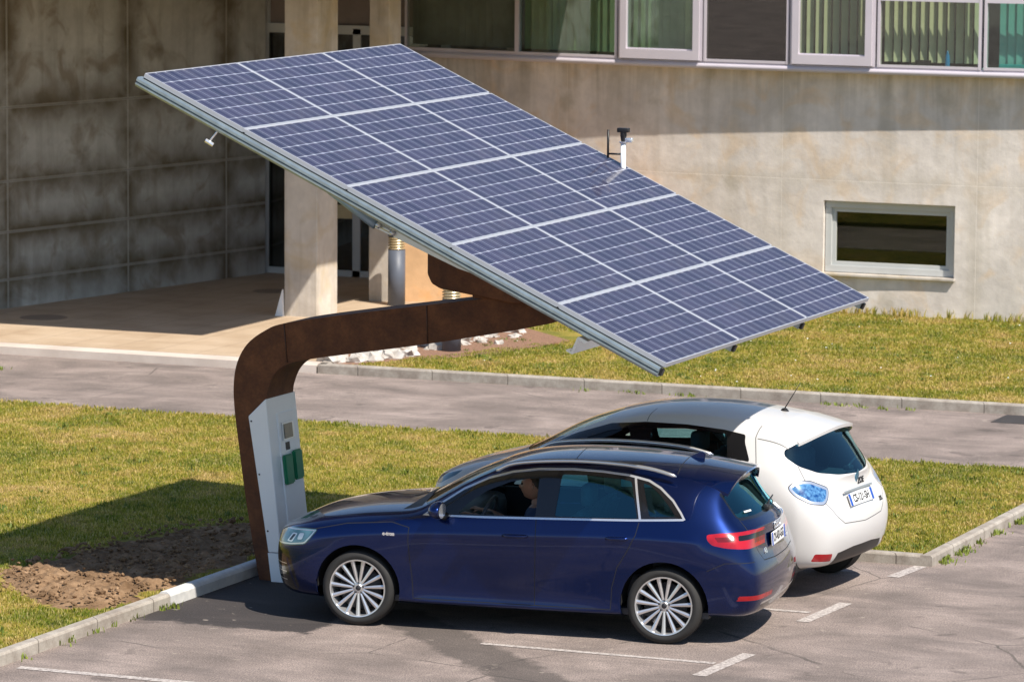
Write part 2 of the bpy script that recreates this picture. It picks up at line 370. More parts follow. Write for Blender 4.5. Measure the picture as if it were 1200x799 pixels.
# ------------------------------------------------------------------ light
SUN=Vector((.683,-.369,1)).normalized()
w=bpy.data.worlds.new("World"); scene.world=w; w.use_nodes=True
nt=w.node_tree; bg=nt.nodes['Background']; sky=nt.nodes.new('ShaderNodeTexSky'); sky.sky_type='NISHITA'; sky.sun_disc=False
sky.sun_elevation=math.asin(SUN.z); sky.sun_rotation=math.atan2(SUN.x,SUN.y)
sky.air_density=1.0; sky.dust_density=.3; sky.ozone_density=2.6
nt.links.new(sky.outputs[0],bg.inputs[0]); bg.inputs[1].default_value=.090
sl=bpy.data.lights.new('sun','SUN'); sl.energy=4.5; sl.angle=R(.55); sl.color=(1,.93,.83)
so=bpy.data.objects.new('sun',sl); COL.objects.link(so); so.rotation_euler=SUN.to_track_quat('Z','Y').to_euler(); so.location=(20,-10,30)
scene.view_settings.view_transform='Standard'; scene.view_settings.look='None'; scene.view_settings.gamma=1
scene.view_settings.exposure=0.62
scene.cycles.max_bounces=8; scene.cycles.transparent_max_bounces=16
scene.cycles.caustics_reflective=False; scene.cycles.caustics_refractive=False; scene.cycles.use_denoising=True

# ------------------------------------------------------------------ ground
def sheet(name, pts, z, mat, kind='structure', label=None):
    bm=bmesh.new(); bm.faces.new([bm.verts.new((x,y,z)) for x,y in pts]); bmesh.ops.recalc_face_normals(bm,faces=bm.faces)
    if bm.faces[0:1] and bm.faces[:][0].normal.z<0: bmesh.ops.reverse_faces(bm,faces=bm.faces)
    o=new_obj(name,bm,mat); o['kind']=kind; return o
sheet('ground',[(-400,-400),(400,-400),(400,400),(-400,400)],0,M['asphalt'])

def lawn(name, poly, z0=.085, res=.12, amp=.02):
    """gently uneven turf inside a polygon, as a clipped grid"""
    xs=[p[0] for p in poly]; ys=[p[1] for p in poly]
    bm=bmesh.new()
    bmesh.ops.create_grid(bm,x_segments=int((max(xs)-min(xs))/.3)+1,y_segments=int((max(ys)-min(ys))/.3)+1,size=1)
    for v_ in bm.verts:
        v_.co.x=min(xs)+(v_.co.x+1)/2*(max(xs)-min(xs)); v_.co.y=min(ys)+(v_.co.y+1)/2*(max(ys)-min(ys))
    n=len(poly)
    for i in range(n):   # convex polygon, counter-clockwise
        a=Vector((*poly[i],0)); b=Vector((*poly[(i+1)%n],0)); d=(b-a); nn=Vector((d.y,-d.x,0))
        g=list(bm.verts)+list(bm.edges)+list(bm.faces)
        bmesh.ops.bisect_plane(bm,geom=g,plane_co=a,plane_no=nn,clear_outer=True)
    for v_ in bm.verts: v_.co.z=z0+amp*(noise.noise(Vector((v_.co.x*.9,v_.co.y*.9,3)))-.2)
    for f in bm.faces: f.smooth=True
    o=new_obj(name,bm,M['lawn']); o['kind']='structure'; return o
L_left=[(-30,-14),(-1.95,-14),(-1.95,10.35),(-30,10.15)]
L_mid=[(-1.95,4.93),(3.42,4.93),(3.42,10.35),(-1.95,10.35)]
L_far=[(-7.3,15.02),(14,15.32),(14,24.3),(-9.6,24.3)]
lawn('lawn',L_left); lawn('lawn',L_mid); lawn('lawn',L_far)

def kerb(name, pts, wd=.12, h=.105, mat='kerb', bev=.02):
    bm=bmesh.new()
    prof=[(0,-.05),(0,h-bev),(bev*.4,h-bev*.35),(bev,h),(wd-bev,h),(wd,h-bev),(wd,-.05)]
    P=[Vector((x,y,0)) for x,y in pts]; rings=[]
    for i,p in enumerate(P):
        a=(P[i]-P[i-1]).normalized() if i else None; b=(P[i+1]-P[i]).normalized() if i<len(P)-1 else None
        d=(a+b).normalized() if a and b else (a or b); nn=Vector((-d.y,d.x,0)); k=1/max(.5,nn.dot(Vector((-(a or b).y,(a or b).x,0))))
        rings.append([bm.verts.new(p+nn*u*k+Vector((0,0,z))) for u,z in prof])
    for i in range(len(rings)-1):
        for j in range(len(prof)-1): bm.faces.new((rings[i][j],rings[i+1][j],rings[i+1][j+1],rings[i][j+1]))
    bm.faces.new(rings[0]); bm.faces.new(rings[-1][::-1]); bmesh.ops.recalc_face_normals(bm,faces=bm.faces)
    o=new_obj(name,bm,M[mat]); o['kind']='structure'; return o
kerb('kerb',[(-1.83,-14),(-1.83,.14)])
kerb('kerb',[(-1.825,.14),(-1.825,1.98)],.13,.12,'kerbnew',.035)
kerb('kerb',[(-1.83,1.98),(-1.83,4.80)],.12,.1)
kerb('kerb',[(3.40,4.83),(-1.83,4.83)][::-1],.12,.1)
kerb('kerb',[(3.52,4.83),(3.52,10.4)],.12,.1)
kerb('kerb',[(-7.42,14.88),(14,15.22)],.13,.12)
kerb('kerb',[(-7.42,14.88),(-8.0,17.2)][::-1],.13,.12)
# parking lines
def stripe(a,b,wd=.1):
    a=Vector((*a,0)); b=Vector((*b,0)); d=(b-a).normalized(); n_=Vector((-d.y,d.x,0))*wd/2
    sheet('parking_line',[tuple((a-n_)[:2]),tuple((b-n_)[:2]),tuple((b+n_)[:2]),tuple((a+n_)[:2])],.004,M['line'])
stripe((1.25,-.29),(3.28,-.27),.075); stripe((3.34,-.80),(3.40,.22),.12)
stripe((1.9,2.16),(3.25,2.18),.075); stripe((3.33,1.74),(3.39,2.74),.12)
stripe((3.36,4.15),(3.42,4.80),.12); stripe((-1.68,-2.76),(3.2,-2.7),.1); stripe((3.33,-3.3),(3.38,-2.3),.12)

# entrance paving with a pale step at its front
bm=bmesh.new(); prism(bm,[(-30,15.3,.1),(-7.50,15.25,.1),(-8.4,24.9,.1),(-30,24.9,.1)],(0,0,-.15)); o=new_obj('entrance_paving',bm,M['paving']); o['kind']='structure'
bm=bmesh.new(); prism(bm,[(-30,14.9,.097),(-7.44,14.88,.097),(-7.50,15.247,.097),(-30,15.297,.097)],(0,0,-.15)); o=new_obj('entrance_step',bm,M['step']); o['kind']='structure'
# manhole cover + small drains
bm=bmesh.new(); box(bm,1.28,2.4,14.3,14.95,-.02,.008,0,.004); o=new_obj('manhole_cover',bm,simple('cast_iron_cover',(.06,.055,.055),.7,.3))
tag(o,'dark rectangular cover set in the asphalt path at the right edge','manhole cover')
for (x,y,rx,ry,lb) in ((-12.9,17.9,.32,.16,'dark round drain cover on the shaded paving near the left edge'),(-11.6,22.2,.28,.16,'dark round drain cover on the paving nearer the glass door')):
    bm=bmesh.new(); lathe(bm,[(0.001,.106),(rx*.9,.106),(rx,.10)],Matrix.Translation((x,y,0)),28); o=new_obj('drain_cover',bm,simple('drain_iron',(.26,.20,.15),.8)); tag(o,lb,'drain cover',group='drain covers in the entrance paving')

# soil heap by the kerb
def in_poly(x,y,P):
    c=False; n=len(P); j=n-1
    for i in range(n):
        xi,yi=P[i]; xj,yj=P[j]
        if (yi>y)!=(yj>y) and x<(xj-xi)*(y-yi)/(yj-yi)+xi: c=not c
        j=i
    return c
SOIL=[(-1.95,-.55),(-1.95,4.1),(-2.7,4.3),(-3.3,3.6),(-3.6,2.4),(-3.7,1.2),(-3.75,.35),(-3.1,-.35),(-2.4,-.9)]
def soil_d(x,y):
    m=1e9
    for i in range(len(SOIL)):
        ax,ay=SOIL[i]; bx,by=SOIL[(i+1)%len(SOIL)]; dx,dy=bx-ax,by-ay
        tt=max(0,min(1,((x-ax)*dx+(y-ay)*dy)/(dx*dx+dy*dy))); m=min(m,math.hypot(x-ax-tt*dx,y-ay-tt*dy))
    return m if in_poly(x,y,SOIL) else -m
bm=bmesh.new(); nx,ny=95,210; X0,X1,Y0,Y1=-4.05,-1.955,-1.1,4.5; grid=[]
for j in range(ny):
    row=[]
    for i in range(nx):
        x=X0+(X1-X0)*i/(nx-1); y=Y0+(Y1-Y0)*j/(ny-1); d=soil_d(x,y)+.22*(noise.noise(Vector((x*2.2,y*2.2,1)))) 
        if x>-2.0: d=min(d,.12)
        e=max(0,min(1,(d+.1)/.4)); p=Vector((x,y,0))
        c1=abs(noise.noise(p*7)); c2=noise.noise(p*17+Vector((9,0,0))); vor=noise.voronoi(p*9)[0][0]
        z=.05+e*(.045+.05*(1-vor*1.2)+.035*c1+.018*c2)
        row.append(bm.verts.new((x,y,z)))
    grid.append(row)
for j in range(ny-1):
    for i in range(nx-1): bm.faces.new((grid[j][i],grid[j][i+1],grid[j+1][i+1],grid[j+1][i])).smooth=True
o=new_obj('soil',bm,M['soil']); tag(o,kind='stuff')
for _ in range(1):
    bm=bmesh.new()
    for k in range(1500):
        x=random.uniform(-3.9,-2.0); y=random.uniform(-.8,4.2)
        if soil_d(x,y)<random.uniform(-.12,.1): continue
        s=random.uniform(.007,.024)*(1 if random.random()<.9 else 1.7)
        ico(bm,(x,y,.12+random.uniform(0,.03)),s,1,(1,random.uniform(.7,1.2),.7),.7)
    o=new_obj('soil_clods',bm,M['soil']); tag(o,kind='stuff')

# grass blades (one mesh per lawn)
def blades(name, poly, count, hmin, hmax, zb=.08, wd=.006, excl=None, mat='blade', seedv=1, lean=.6, fringe=None):
    rng=np.random.RandomState(seedv); xs=[p[0] for p in poly]; ys=[p[1] for p in poly]
    px=rng.uniform(min(xs),max(xs),count); py=rng.uniform(min(ys),max(ys),count)
    keep=np.ones(count,bool); n=len(poly)
    for i in range(n):
        ax,ay=poly[i]; bx,by=poly[(i+1)%n]; keep&=((bx-ax)*(py-ay)-(by-ay)*(px-ax))>-.012*math.hypot(bx-ax,by-ay)
    px=px[keep]; py=py[keep]
    # patchy density
    dn=np.array([noise.noise(Vector((a*1.3,b*1.3,7)))+.6*noise.noise(Vector((a*4.3,b*4.3,2))) for a,b in zip(px,py)])
    k2=dn>rng.uniform(-1.35,.1,len(px)); 
    if excl is not None: k2&=np.array([not excl(a,b) for a,b in zip(px,py)])
    px=px[k2]; py=py[k2]; dn=dn[k2]; N=len(px)
    h=rng.uniform(hmin,hmax,N)*(1+.5*np.clip(dn,-.5,1)); a=rng.uniform(0,2*np.pi,N); la=rng.uniform(0,2*np.pi,N); lm=rng.uniform(.1,lean,N)*h
    w_=wd*rng.uniform(.7,1.5,N)
    ca,sa=np.cos(a)*w_,np.sin(a)*w_; lx,ly=np.cos(la)*lm,np.sin(la)*lm
    z=np.full(N,zb)
    V=np.empty((N,5,3))
    V[:,0]=np.stack([px-ca,py-sa,z],1); V[:,1]=np.stack([px+ca,py+sa,z],1)
    V[:,2]=np.stack([px+ca*.8+lx*.35,py+sa*.8+ly*.35,z+h*.6],1); V[:,3]=np.stack([px-ca*.8+lx*.35,py-sa*.8+ly*.35,z+h*.6],1)
    V[:,4]=np.stack([px+lx,py+ly,z+h],1)
    me=bpy.data.meshes.new(name); me.vertices.add(N*5); me.vertices.foreach_set('co',V.reshape(-1))
    b=np.arange(N)[:,None]*5; loops=np.concatenate([b+[0],b+[1],b+[2],b+[3],b+[3],b+[2],b+[4]],1).reshape(-1)
    me.loops.add(N*7); me.loops.foreach_set('vertex_index',loops.astype(np.int32))
    ls=(np.arange(N)[:,None]*7+np.array([0,4])).reshape(-1); lt=np.tile([4,3],N)
    me.polygons.add(N*2); me.polygons.foreach_set('loop_start',ls.astype(np.int32)); me.polygons.foreach_set('loop_total',lt.astype(np.int32))
    at=me.attributes.new('rnd','FLOAT','POINT'); at.data.foreach_set('value',np.repeat(rng.uniform(0,1,N),5).astype(np.float32))
    me.update(calc_edges=True); me.materials.append(M[mat])
    o=bpy.data.objects.new(name,me); link(o); o['kind']='stuff'; return o
ex=lambda x,y: soil_d(x,y)>.05+.2*noise.noise(Vector((x*3,y*3,0)))
blades('grass',[(-13.5,-4.5),(-1.95,-4.5),(-1.95,10.38),(-13.5,10.25)],600000,.014,.038,excl=ex,seedv=1,wd=.0045)
blades('grass',L_mid,140000,.014,.038,seedv=2,wd=.0045)
blades('grass',[(-7.3,15.05),(5.5,15.25),(5.5,23.8),(-9.4,23.6)],385000,.018,.045,seedv=3,wd=.006,excl=lambda x,y: y<19.6 and x<-7.0+(y-15.3)*.42+.12*noise.noise(Vector((x*4,y*4,0))))
def tall(name,pts,mat='blade',hm=.12,sd=5,per=14,sp=.05):
    P=[]
    for x,y in pts:
        P.append((x,y))
    bm=bmesh.new(); rn=random.Random(sd)
    lay=bm.verts.layers.float.new('rnd')
    for x,y in P:
        for k in range(per):
            a=rn.uniform(0,6.28); r=abs(rn.gauss(0,sp)); h=hm*rn.uniform(.4,1.1); l=rn.uniform(0,.6)*h; la=rn.uniform(0,6.28); bw=rn.uniform(.004,.011)
            bx,by=x+r*math.cos(a),y+r*math.sin(a); rv=rn.random()
            c1,s1=math.cos(a+1)*bw,math.sin(a+1)*bw
            z0=.0 if mat=='weed' else .07
            vs=[bm.verts.new((bx-c1,by-s1,z0)),bm.verts.new((bx+c1,by+s1,z0)),bm.verts.new((bx+c1+l*.4*math.cos(la),by+s1+l*.4*math.sin(la),z0+h*.6)),bm.verts.new((bx-c1+l*.4*math.cos(la),by-s1+l*.4*math.sin(la),z0+h*.6)),bm.verts.new((bx+l*math.cos(la),by+l*math.sin(la),z0+h))]
            for v_ in vs: v_[lay]=rv
            bm.faces.new(vs[:4]); bm.faces.new((vs[3],vs[2],vs[4]))
    o=new_obj(name,bm,M[mat]); o['kind']='stuff'
rn=random.Random(11)
tall('tall_grass',[(x,23.28+(x+2.2)**2/66-.06+rn.uniform(-.1,.05)) for x in [rn.uniform(-9,1) for _ in range(110)]],hm=.16,sd=3)
tall('weeds',[(-1.86+rn.uniform(-.03,.1),y) for y in [rn.uniform(-2.9,.5) for _ in range(9)]]+[(3.46+rn.uniform(0,.1),y) for y in [rn.uniform(5.0,9) for _ in range(34)]],mat='weed',hm=.055,sd=4,per=22,sp=.06)
tall('path_edge_weeds',[(-11.3+rn.uniform(-.3,.3),13.6+rn.uniform(-.12,.12)) for _ in range(8)]+[(rn.uniform(-5,3),14.95+rn.uniform(-.16,-.03)) for _ in range(16)],mat='weed',hm=.05,sd=8,per=14,sp=.08)
pw=[(rn.uniform(-9.5,-2.1),rn.uniform(-3.5,10.2)) for _ in range(260)]+[(rn.uniform(-1.6,3.3),rn.uniform(5.1,10.2)) for _ in range(150)]+[(rn.uniform(-6.8,3.3),rn.uniform(15.2,23)) for _ in range(280)]
tall('weed_clumps',[p for p in pw if soil_d(*p)<-.1 and noise.noise(Vector((p[0]*.8,p[1]*.8,5)))>-.05],mat='blade_dark',hm=.06,sd=13,per=26,sp=.07)
# daisies
bm=bmesh.new()
for k in range(45):
    if k<60: x,y=rn.uniform(-7,3.3),rn.uniform(15.3,22.8)
    else: x,y=rn.uniform(-6,-2.2),rn.uniform(-3,9.5)
    bmesh.ops.create_circle(bm,cap_ends=True,segments=7,radius=rn.uniform(.006,.012),matrix=Matrix.Translation((x,y,.14))@Matrix.Rotation(.3,4,'X'))
o=new_obj('daisies',bm,simple('daisy_white',(.8,.8,.75),.7)); o['kind']='stuff'
# ragged lip of turf over the path edge
tall('turf_edge',[(x,10.36+rn.uniform(-.05,.07)) for x in [rn.uniform(-10,3.4) for _ in range(420)]],hm=.055,sd=9,per=10,sp=.05)

# ------------------------------------------------------------------ boulders and bollard lights
rn=random.Random(21)
k=0
spots=[(-7.45,15.35,.19),(-7.18,15.5,.13),(-7.62,15.7,.15),(-7.3,15.95,.16),(-7.7,16.25,.14),(-7.05,16.0,.10)]
for q in range(95):
    y=rn.uniform(15.6,19.2); x=-7.5+(y-15.4)*.16+rn.uniform(-.45,.5)*(1.15-(y-15.4)*.12); spots.append((x,y,rn.choice((rn.uniform(.05,.10),rn.uniform(.09,.17)))))
for q in range(10): spots.append((rn.uniform(-7.2,-6.3),rn.uniform(17.6,18.9),rn.uniform(.05,.10)))
for i,(x,y,r) in enumerate(spots):
    bm=bmesh.new(); r*=.85; ico(bm,(0,0,r*.35),r,2,(1.15,rn.uniform(.8,1.1),.75),.95)
    o=new_obj('boulder',bm,M['rock'],smooth=14); o.location=(x,y,.06); o.rotation_euler=(0,0,rn.uniform(0,6))
    lb={0:'largest white boulder at the kerb corner of the rock border'}.get(i)
    tag(o,lb or 'pale whitish boulder of the loose rock border between kerb corner and bollard','boulder',group='white boulders of the rock border')
bm=bmesh.new(); prism(bm,[(-7.9,15.1,.088),(-6.9,15.2,.088),(-5.9,17.2,.105),(-5.6,18.6,.105),(-6.6,19.6,.105),(-8.4,20.5,.105),(-8.45,16.6,.1)],(0,0,-.03))
o=new_obj('bark_bed',bm,simple('bark_chips',(.30,.17,.11),.95,var=.6,scale=30,bstr=.6)); o['kind']='structure'

def bollard(x,y,z0,h,label,r=.12):
    root=empty('bollard_light',(x,y,z0),0,label,'bollard light','round bollard lights beside the entrance')
    hs=h-.22
    bm=bmesh.new(); lathe(bm,[(0,0),(r,0),(r,hs),(0,hs)],n=28); new_obj('post',bm,M['bollard'],root,40)
    bm=bmesh.new(); pr=[(0,hs)]
    for q in range(5): pr+= [(r*.82,hs+.005+q*.036),(r*1.0,hs+.010+q*.036),(r*1.0,hs+.022+q*.036),(r*.8,hs+.034+q*.036)]
    pr+=[(0,hs+.185)]; lathe(bm,pr,n=28); new_obj('louvre_head',bm,M['brass'],root,50)
    bm=bmesh.new(); lathe(bm,[(0,hs+.186),(r,hs+.186),(r,h),(r*.9,h+.012),(0,h+.012)],n=28); new_obj('cap',bm,M['bollard'],root,50)
bollard(-9.29,21.36,.09,1.0,'grey bollard light standing against the ochre wall beside the concrete pier')
bollard(-6.56,17.0,.09,.88,'grey bollard light rising from the white rocks in front of the lawn')

# ------------------------------------------------------------------ building
def wy(x): return 23.3+(x+2.2)**2/66          # curved front wall
B=empty('concrete_building',(-3,24,0),0,'weathered concrete building with curved window band and a shaded glazed entrance','building')
def wpart(name,bm,mats,root,smooth=None):
    mi=(Matrix.Translation(root.location)@Matrix.Rotation(root.rotation_euler.z,4,'Z')).inverted()
    bm.transform(mi); return new_obj(name,bm,mats,root,smooth)
def wall_strip(bm,x0,x1,z0,z1,off=0,th=.35,n=None,mi=0,yf=wy):
    n=n or max(1,int((x1-x0)/.4)); 
    for i in range(n):
        a=x0+(x1-x0)*i/n; b=x0+(x1-x0)*(i+1)/n
        ya,yb=yf(a)+off,yf(b)+off
        v=[bm.verts.new(p) for p in ((a,ya,z0),(b,yb,z0),(b,yb,z1),(a,ya,z1),(a,ya+th,z0),(b,yb+th,z0),(b,yb+th,z1),(a,ya+th,z1))]
        fs=[(0,1,2,3),(5,4,7,6),(3,2,6,7),(1,0,4,5)]
        if i==0: fs.append((4,0,3,7))
        if i==n-1: fs.append((1,5,6,2))
        for f in fs: bm.faces.new([v[q] for q in f]).material_index=mi
bm=bmesh.new()
wx0,wx1,wz0,wz1=-3.78,-1.90,.63,1.62
wall_strip(bm,-10.4,wx0,-.1,3.38); wall_strip(bm,wx1,9,-.1,3.38); wall_strip(bm,wx0,wx1,-.1,wz0,n=5); wall_strip(bm,wx0,wx1,wz1,3.38,n=5)
wall_strip(bm,-10.4,9,5.45,6.2)
bmesh.ops.remove_doubles(bm,verts=bm.verts,dist=.0005)
wpart('wall',bm,M['wall_lit'],B)
# ochre lower plinth strip of wall at the left end
bm=bmesh.new(); prism(bm,[(-9.60,21.78,0),(-6.3,22.75,0),(-6.3,23.6,0),(-9.60,22.4,0)],(0,0,1.7)); wpart('wing_wall',bm,M['ochre'],B)
# side wall (left), as a slab running back to the glazing
def lw(s,z,o=0):
    d=Vector((1.12,5.82,0)).normalized(); return Vector((-13.9,18.48,z))+d*s+Vector((-d.y,d.x,0))*o
bm=bmesh.new()
sj=[-9,-5,-2.4,.18,2.78,5.05,6.0]; zj=[-.1,.49,1.14,1.83,2.83,4.62]
for a,b in zip(sj[:-1],sj[1:]):
    for c_,d_ in zip(zj[:-1],zj[1:]):
        g=.008; offz=.006*random.uniform(-1,1)
        ring=[(a,c_),(b,c_),(b,d_),(a,d_)]; inn=[(a+g,c_+g),(b-g,c_+g),(b-g,d_-g),(a+g,d_-g)]
        vo=[bm.verts.new((s,.012,z)) for s,z in ring]; vi=[bm.verts.new((s,0,z)) for s,z in inn]
        # local: x=s along wall, y=depth (negative is recessed), z
        bm.faces.new(vi)
        for q in range(4): bm.faces.new((vo[q],vo[(q+1)%4],vi[(q+1)%4],vi[q]))
box(bm,-9,6.0,.0125,.35,-.1,4.62)
dS=Vector((1.12,5.82,0)).normalized()
me_side=new_obj('side_wall',bm,M['wall_side'],B)
me_side.matrix_local=Matrix(((dS.x,-dS.y,0,-13.9+3),(dS.y,dS.x,0,18.48-24),(0,0,1,0),(0,0,0,1)))
# roof slab over the entrance and upper storey
bm=bmesh.new(); box(bm,-24,-7.0,15.35,24.6,4.62,5.2); wpart('roof_slab',bm,M['wall_side'],B)
bm=bmesh.new(); box(bm,-24,9,25.6,25.9,-.1,5.6); wpart('back_wall',bm,M['room'],B)
bm=bmesh.new(); box(bm,-10.11,-9.62,19.5,20.15,.0,4.62,0,.015); wpart('pillar',bm,M['pillar'],B)
bm=bmesh.new(); box(bm,-9.87,-9.57,21.7,22.1,.0,4.62,0,.012); wpart('pier',bm,M['pillar'],B)
bm=bmesh.new(); box(bm,-14,-9.87,24.55,24.62,3.78,4.62); wpart('transom_panel',bm,M['mauve'],B)
# entrance glazing
bm=bmesh.new()
for a,b,z0,z1 in ((-12.86,-12.77,.1,4.62),(-11.40,-11.28,.1,3.72),(-10.0,-9.88,.1,3.72),(-12.77,-9.88,3.64,3.77),(-12.77,-9.88,.1,.19)): box(bm,a,b,24.46,24.54,z0+.0,z1)
fr=wpart('entrance_glazing',bm,M['wframe2'],B)
def sub(name,bm,mat,parent,smooth=None):   # parent is a part of B
    bm.transform(Matrix.Translation(-B.location)); return new_obj(name,bm,mat,parent,smooth)
bm=bmesh.new(); box(bm,-12.77,-11.40,24.49,24.50,.19,3.64); box(bm,-11.28,-10.0,24.49,24.50,.19,3.64); sub('pane',bm,M['glass_black'],fr)
bm=bmesh.new(); box(bm,-12.0,-11.41,24.47,24.485,.95,1.15); sub('tan_band',bm,M['brass'],fr)  # horizontal tan band across the left pane
# stepped dark recess behind the glazing
bm=bmesh.new(); box(bm,-13,-9.3,25.2,25.25,.1,4.6); wpart('lobby_wall',bm,M['room'],B)
# lean board by the pillar
bm=bmesh.new(); prism(bm,[(-10.22,19.45,.1),(-10.10,19.45,.1),(-10.115,19.45,.46)],(0,.04,0)); o=new_obj('white_board',bm,M['white_paint']); tag(o,'small white board leaning against the left foot of the pillar','board')

# window band: aluminium sill box, one child per window
def wf(x): return 23.02+(x+2.2)**2/66
bm=bmesh.new(); wall_strip(bm,-10.4,9,3.375,3.45,off=0,th=.62,yf=wf); wall_strip(bm,-10.4,9,3.45,3.475,off=.02,th=.3,yf=wf); wpart('sill',bm,M['wframe'],B,30)
bm=bmesh.new(); wall_strip(bm,-10.4,9,5.38,5.44,off=0,th=.62,yf=wf); wpart('head_rail',bm,M['wframe'],B)
bm=bmesh.new(); wall_strip(bm,-10.2,9,3.40,5.4,off=1.5,th=.05,yf=wf); wall_strip(bm,-10.2,9,3.36,3.374,off=.3,th=1.4,yf=wf); wpart('room_back',bm,M['room'],B)
def bx_curved(bm,x0,x1,z0,z1,o0,o1): 
    y0,y1=wf(x0),wf(x1)
    v=[bm.verts.new(p) for p in ((x0,y0+o0,z0),(x1,y1+o0,z0),(x1,y1+o0,z1),(x0,y0+o0,z1),(x0,y0+o1,z0),(x1,y1+o1,z0),(x1,y1+o1,z1),(x0,y0+o1,z1))]
    for f in ((0,1,2,3),(5,4,7,6),(3,2,6,7),(1,0,4,5),(4,0,3,7),(1,5,6,2)): bm.faces.new([v[q] for q in f])
#  (x0,x1, casement?, glass, blind material, slat angle, blind x range fraction, top)
wins=[(-10.35,-8.50,0,'glass_win','blind_g',12,(0,1)),(-8.43,-6.88,0,'glass_green','blind_y',14,(0,1)),(-6.79,-5.56,1,'glass_green','blind_y',12,(0,1)),
      (-5.47,-4.27,0,'glass_black',None,0,None),(-4.18,-3.02,1,'glass_win','blind_c',55,(0,1)),(-2.92,-1.54,0,'glass_win','blind_c',48,(0,1)),(-1.43,.1,0,'glass_green','blind_t',15,(.08,1)),
      (.2,1.6,1,'glass_win','blind_c',50,(0,1)),(1.7,3.2,0,'glass_win','blind_c',50,(0,1))]
M['blind_g']=simple('grey_blind',(.17,.17,.15),.8,var=.2); M['blind_y']=simple('yellow_green_blind',(.34,.36,.22),.8,var=.25,scale=3); M['blind_c']=M['blind']; M['blind_t']=M['blind2']
for wi,(x0,x1,cas,gl,bl,ang,rng_) in enumerate(wins):
    bm=bmesh.new(); top=4.40 if wi>=5 else 4.7; m_=.035
    zb=3.475
    bx_curved(bm,x0-m_,x0,zb,5.38,.0,.09); bx_curved(bm,x1,x1+m_,zb,5.38,.0,.09)
    if wi>=5: bx_curved(bm,x0,x1,4.37,4.45,.003,.087)
    g0,g1,gz=x0,x1,zb+.012
    if cas:
        bx_curved(bm,x0+.003,x0+.10,zb+.01,5.375,-.035,.06); bx_curved(bm,x1-.10,x1-.003,zb+.01,5.375,-.035,.06); bx_curved(bm,x0+.10,x1-.10,zb+.01,zb+.14,-.035,.06)
        g0,g1,gz=x0+.10,x1-.10,zb+.14
        bx_curved(bm,g0,g1,gz,gz+.015,.01,.05)
    else: bx_curved(bm,x0,x1,zb,zb+.035,.004,.085); gz=zb+.035
    fr=wpart('window',bm,M['wframe'],B)
    bm=bmesh.new(); bx_curved(bm,g0,g1,gz,5.37,.03,.036); sub('pane',bm,M[gl],fr)
    if bl:
        bm=bmesh.new(); a0=x0+(x1-x0)*rng_[0]+.03; a1=x0+(x1-x0)*rng_[1]-.03; p=.125 if ang>30 else .115; x=a0; q=0
        while x<a1:
            an=R(ang+rn.uniform(-6,6)); hw=.058; yc=wf(x)+.30
            prism(bm,[(x-hw*math.cos(an),yc-hw*math.sin(an),3.54),(x+hw*math.cos(an),yc+hw*math.sin(an),3.54),(x+hw*math.cos(an),yc+hw*math.sin(an),5.37),(x-hw*math.cos(an),yc-hw*math.sin(an),5.37)],(.0015,-.002,0)); x+=p
        sub('vertical_blind',bm,M[bl],fr)
    bm=bmesh.new(); bx_curved(bm,x0,x1,3.478,3.49,.10,.29); sub('inner_sill',bm,M['sillin'],fr)
# things on the window sills
bm=bmesh.new(); lathe(bm,[(0,0),(.03,0),(.032,.01),(.032,.11),(.028,.12),(.028,.16),(.012,.19),(.012,.22),(0,.22)],n=16); o=new_obj('bottle',bm,M['bottle'],smooth=40); o.location=(-2.02,wf(-2)+.19,3.49); tag(o,'small blue bottle standing on the sill behind the upper right window','bottle')
bm=bmesh.new(); box(bm,-.10,.10,-.05,.05,0,.085,0,.008); box(bm,-.2,-.11,-.04,.04,0,.04,0,.006); o=new_obj('black_box',bm,M['black']); o.location=(-2.36,wf(-2.36)+.19,3.491); tag(o,'low black box on the sill left of the blue bottle','box')
bm=bmesh.new(); box(bm,-.35,.45,-.05,.05,0,.06,0,.01); o=new_obj('teal_case',bm,M['tealbox']); o.location=(-.95,wf(-.95)+.19,3.491); tag(o,'long turquoise case lying on the sill behind the teal right edge window','case')
# lower window
bm=bmesh.new(); fw=.10
for a,b,c_,d_,e in ((wx0+.01,wx1-.01,wz0+.01,wz0+fw,0),(wx0+.01,wx1-.01,wz1-fw,wz1-.01,0),(wx0+.01,wx0+fw,wz0+fw,wz1-fw,0),(wx1-fw,wx1-.01,wz0+fw,wz1-fw,0)): box(bm,a,b,23.40,23.47,c_,d_,0,.004)
i_=.055
for a,b,c_,d_ in ((wx0+fw,wx1-fw,wz0+fw,wz0+fw+i_),(wx0+fw,wx1-fw,wz1-fw-i_,wz1-fw),(wx0+fw,wx0+fw+i_,wz0+fw+i_,wz1-fw-i_),(wx1-fw-i_,wx1-fw,wz0+fw+i_,wz1-fw-i_)): box(bm,a,b,23.43,23.48,c_,d_,0,.004)
fr=wpart('lower_window',bm,M['wframe2'],B)
bm=bmesh.new(); box(bm,wx0+fw,wx1-fw,23.455,23.46,wz0+fw,wz1-fw); sub('pane',bm,thin_glass('lower_window_glass',(.8,.82,.7),ior=1.5),fr)
bm=bmesh.new(); box(bm,wx0-.015,wx1+.015,23.24,23.4,wz0-.03,wz0+.004,0,.004); sub('sill',bm,M['pillar'],fr)
bm=bmesh.new(); box(bm,wx0-.05,wx1+.05,23.66,23.70,.5,1.75); sub('backing_panel',bm,simple('lawn_reflection_olive',(.030,.030,.013),.9,var=.4,scale=3),fr)  # panel behind the pane, its olive colour stands in for the lawn's reflection

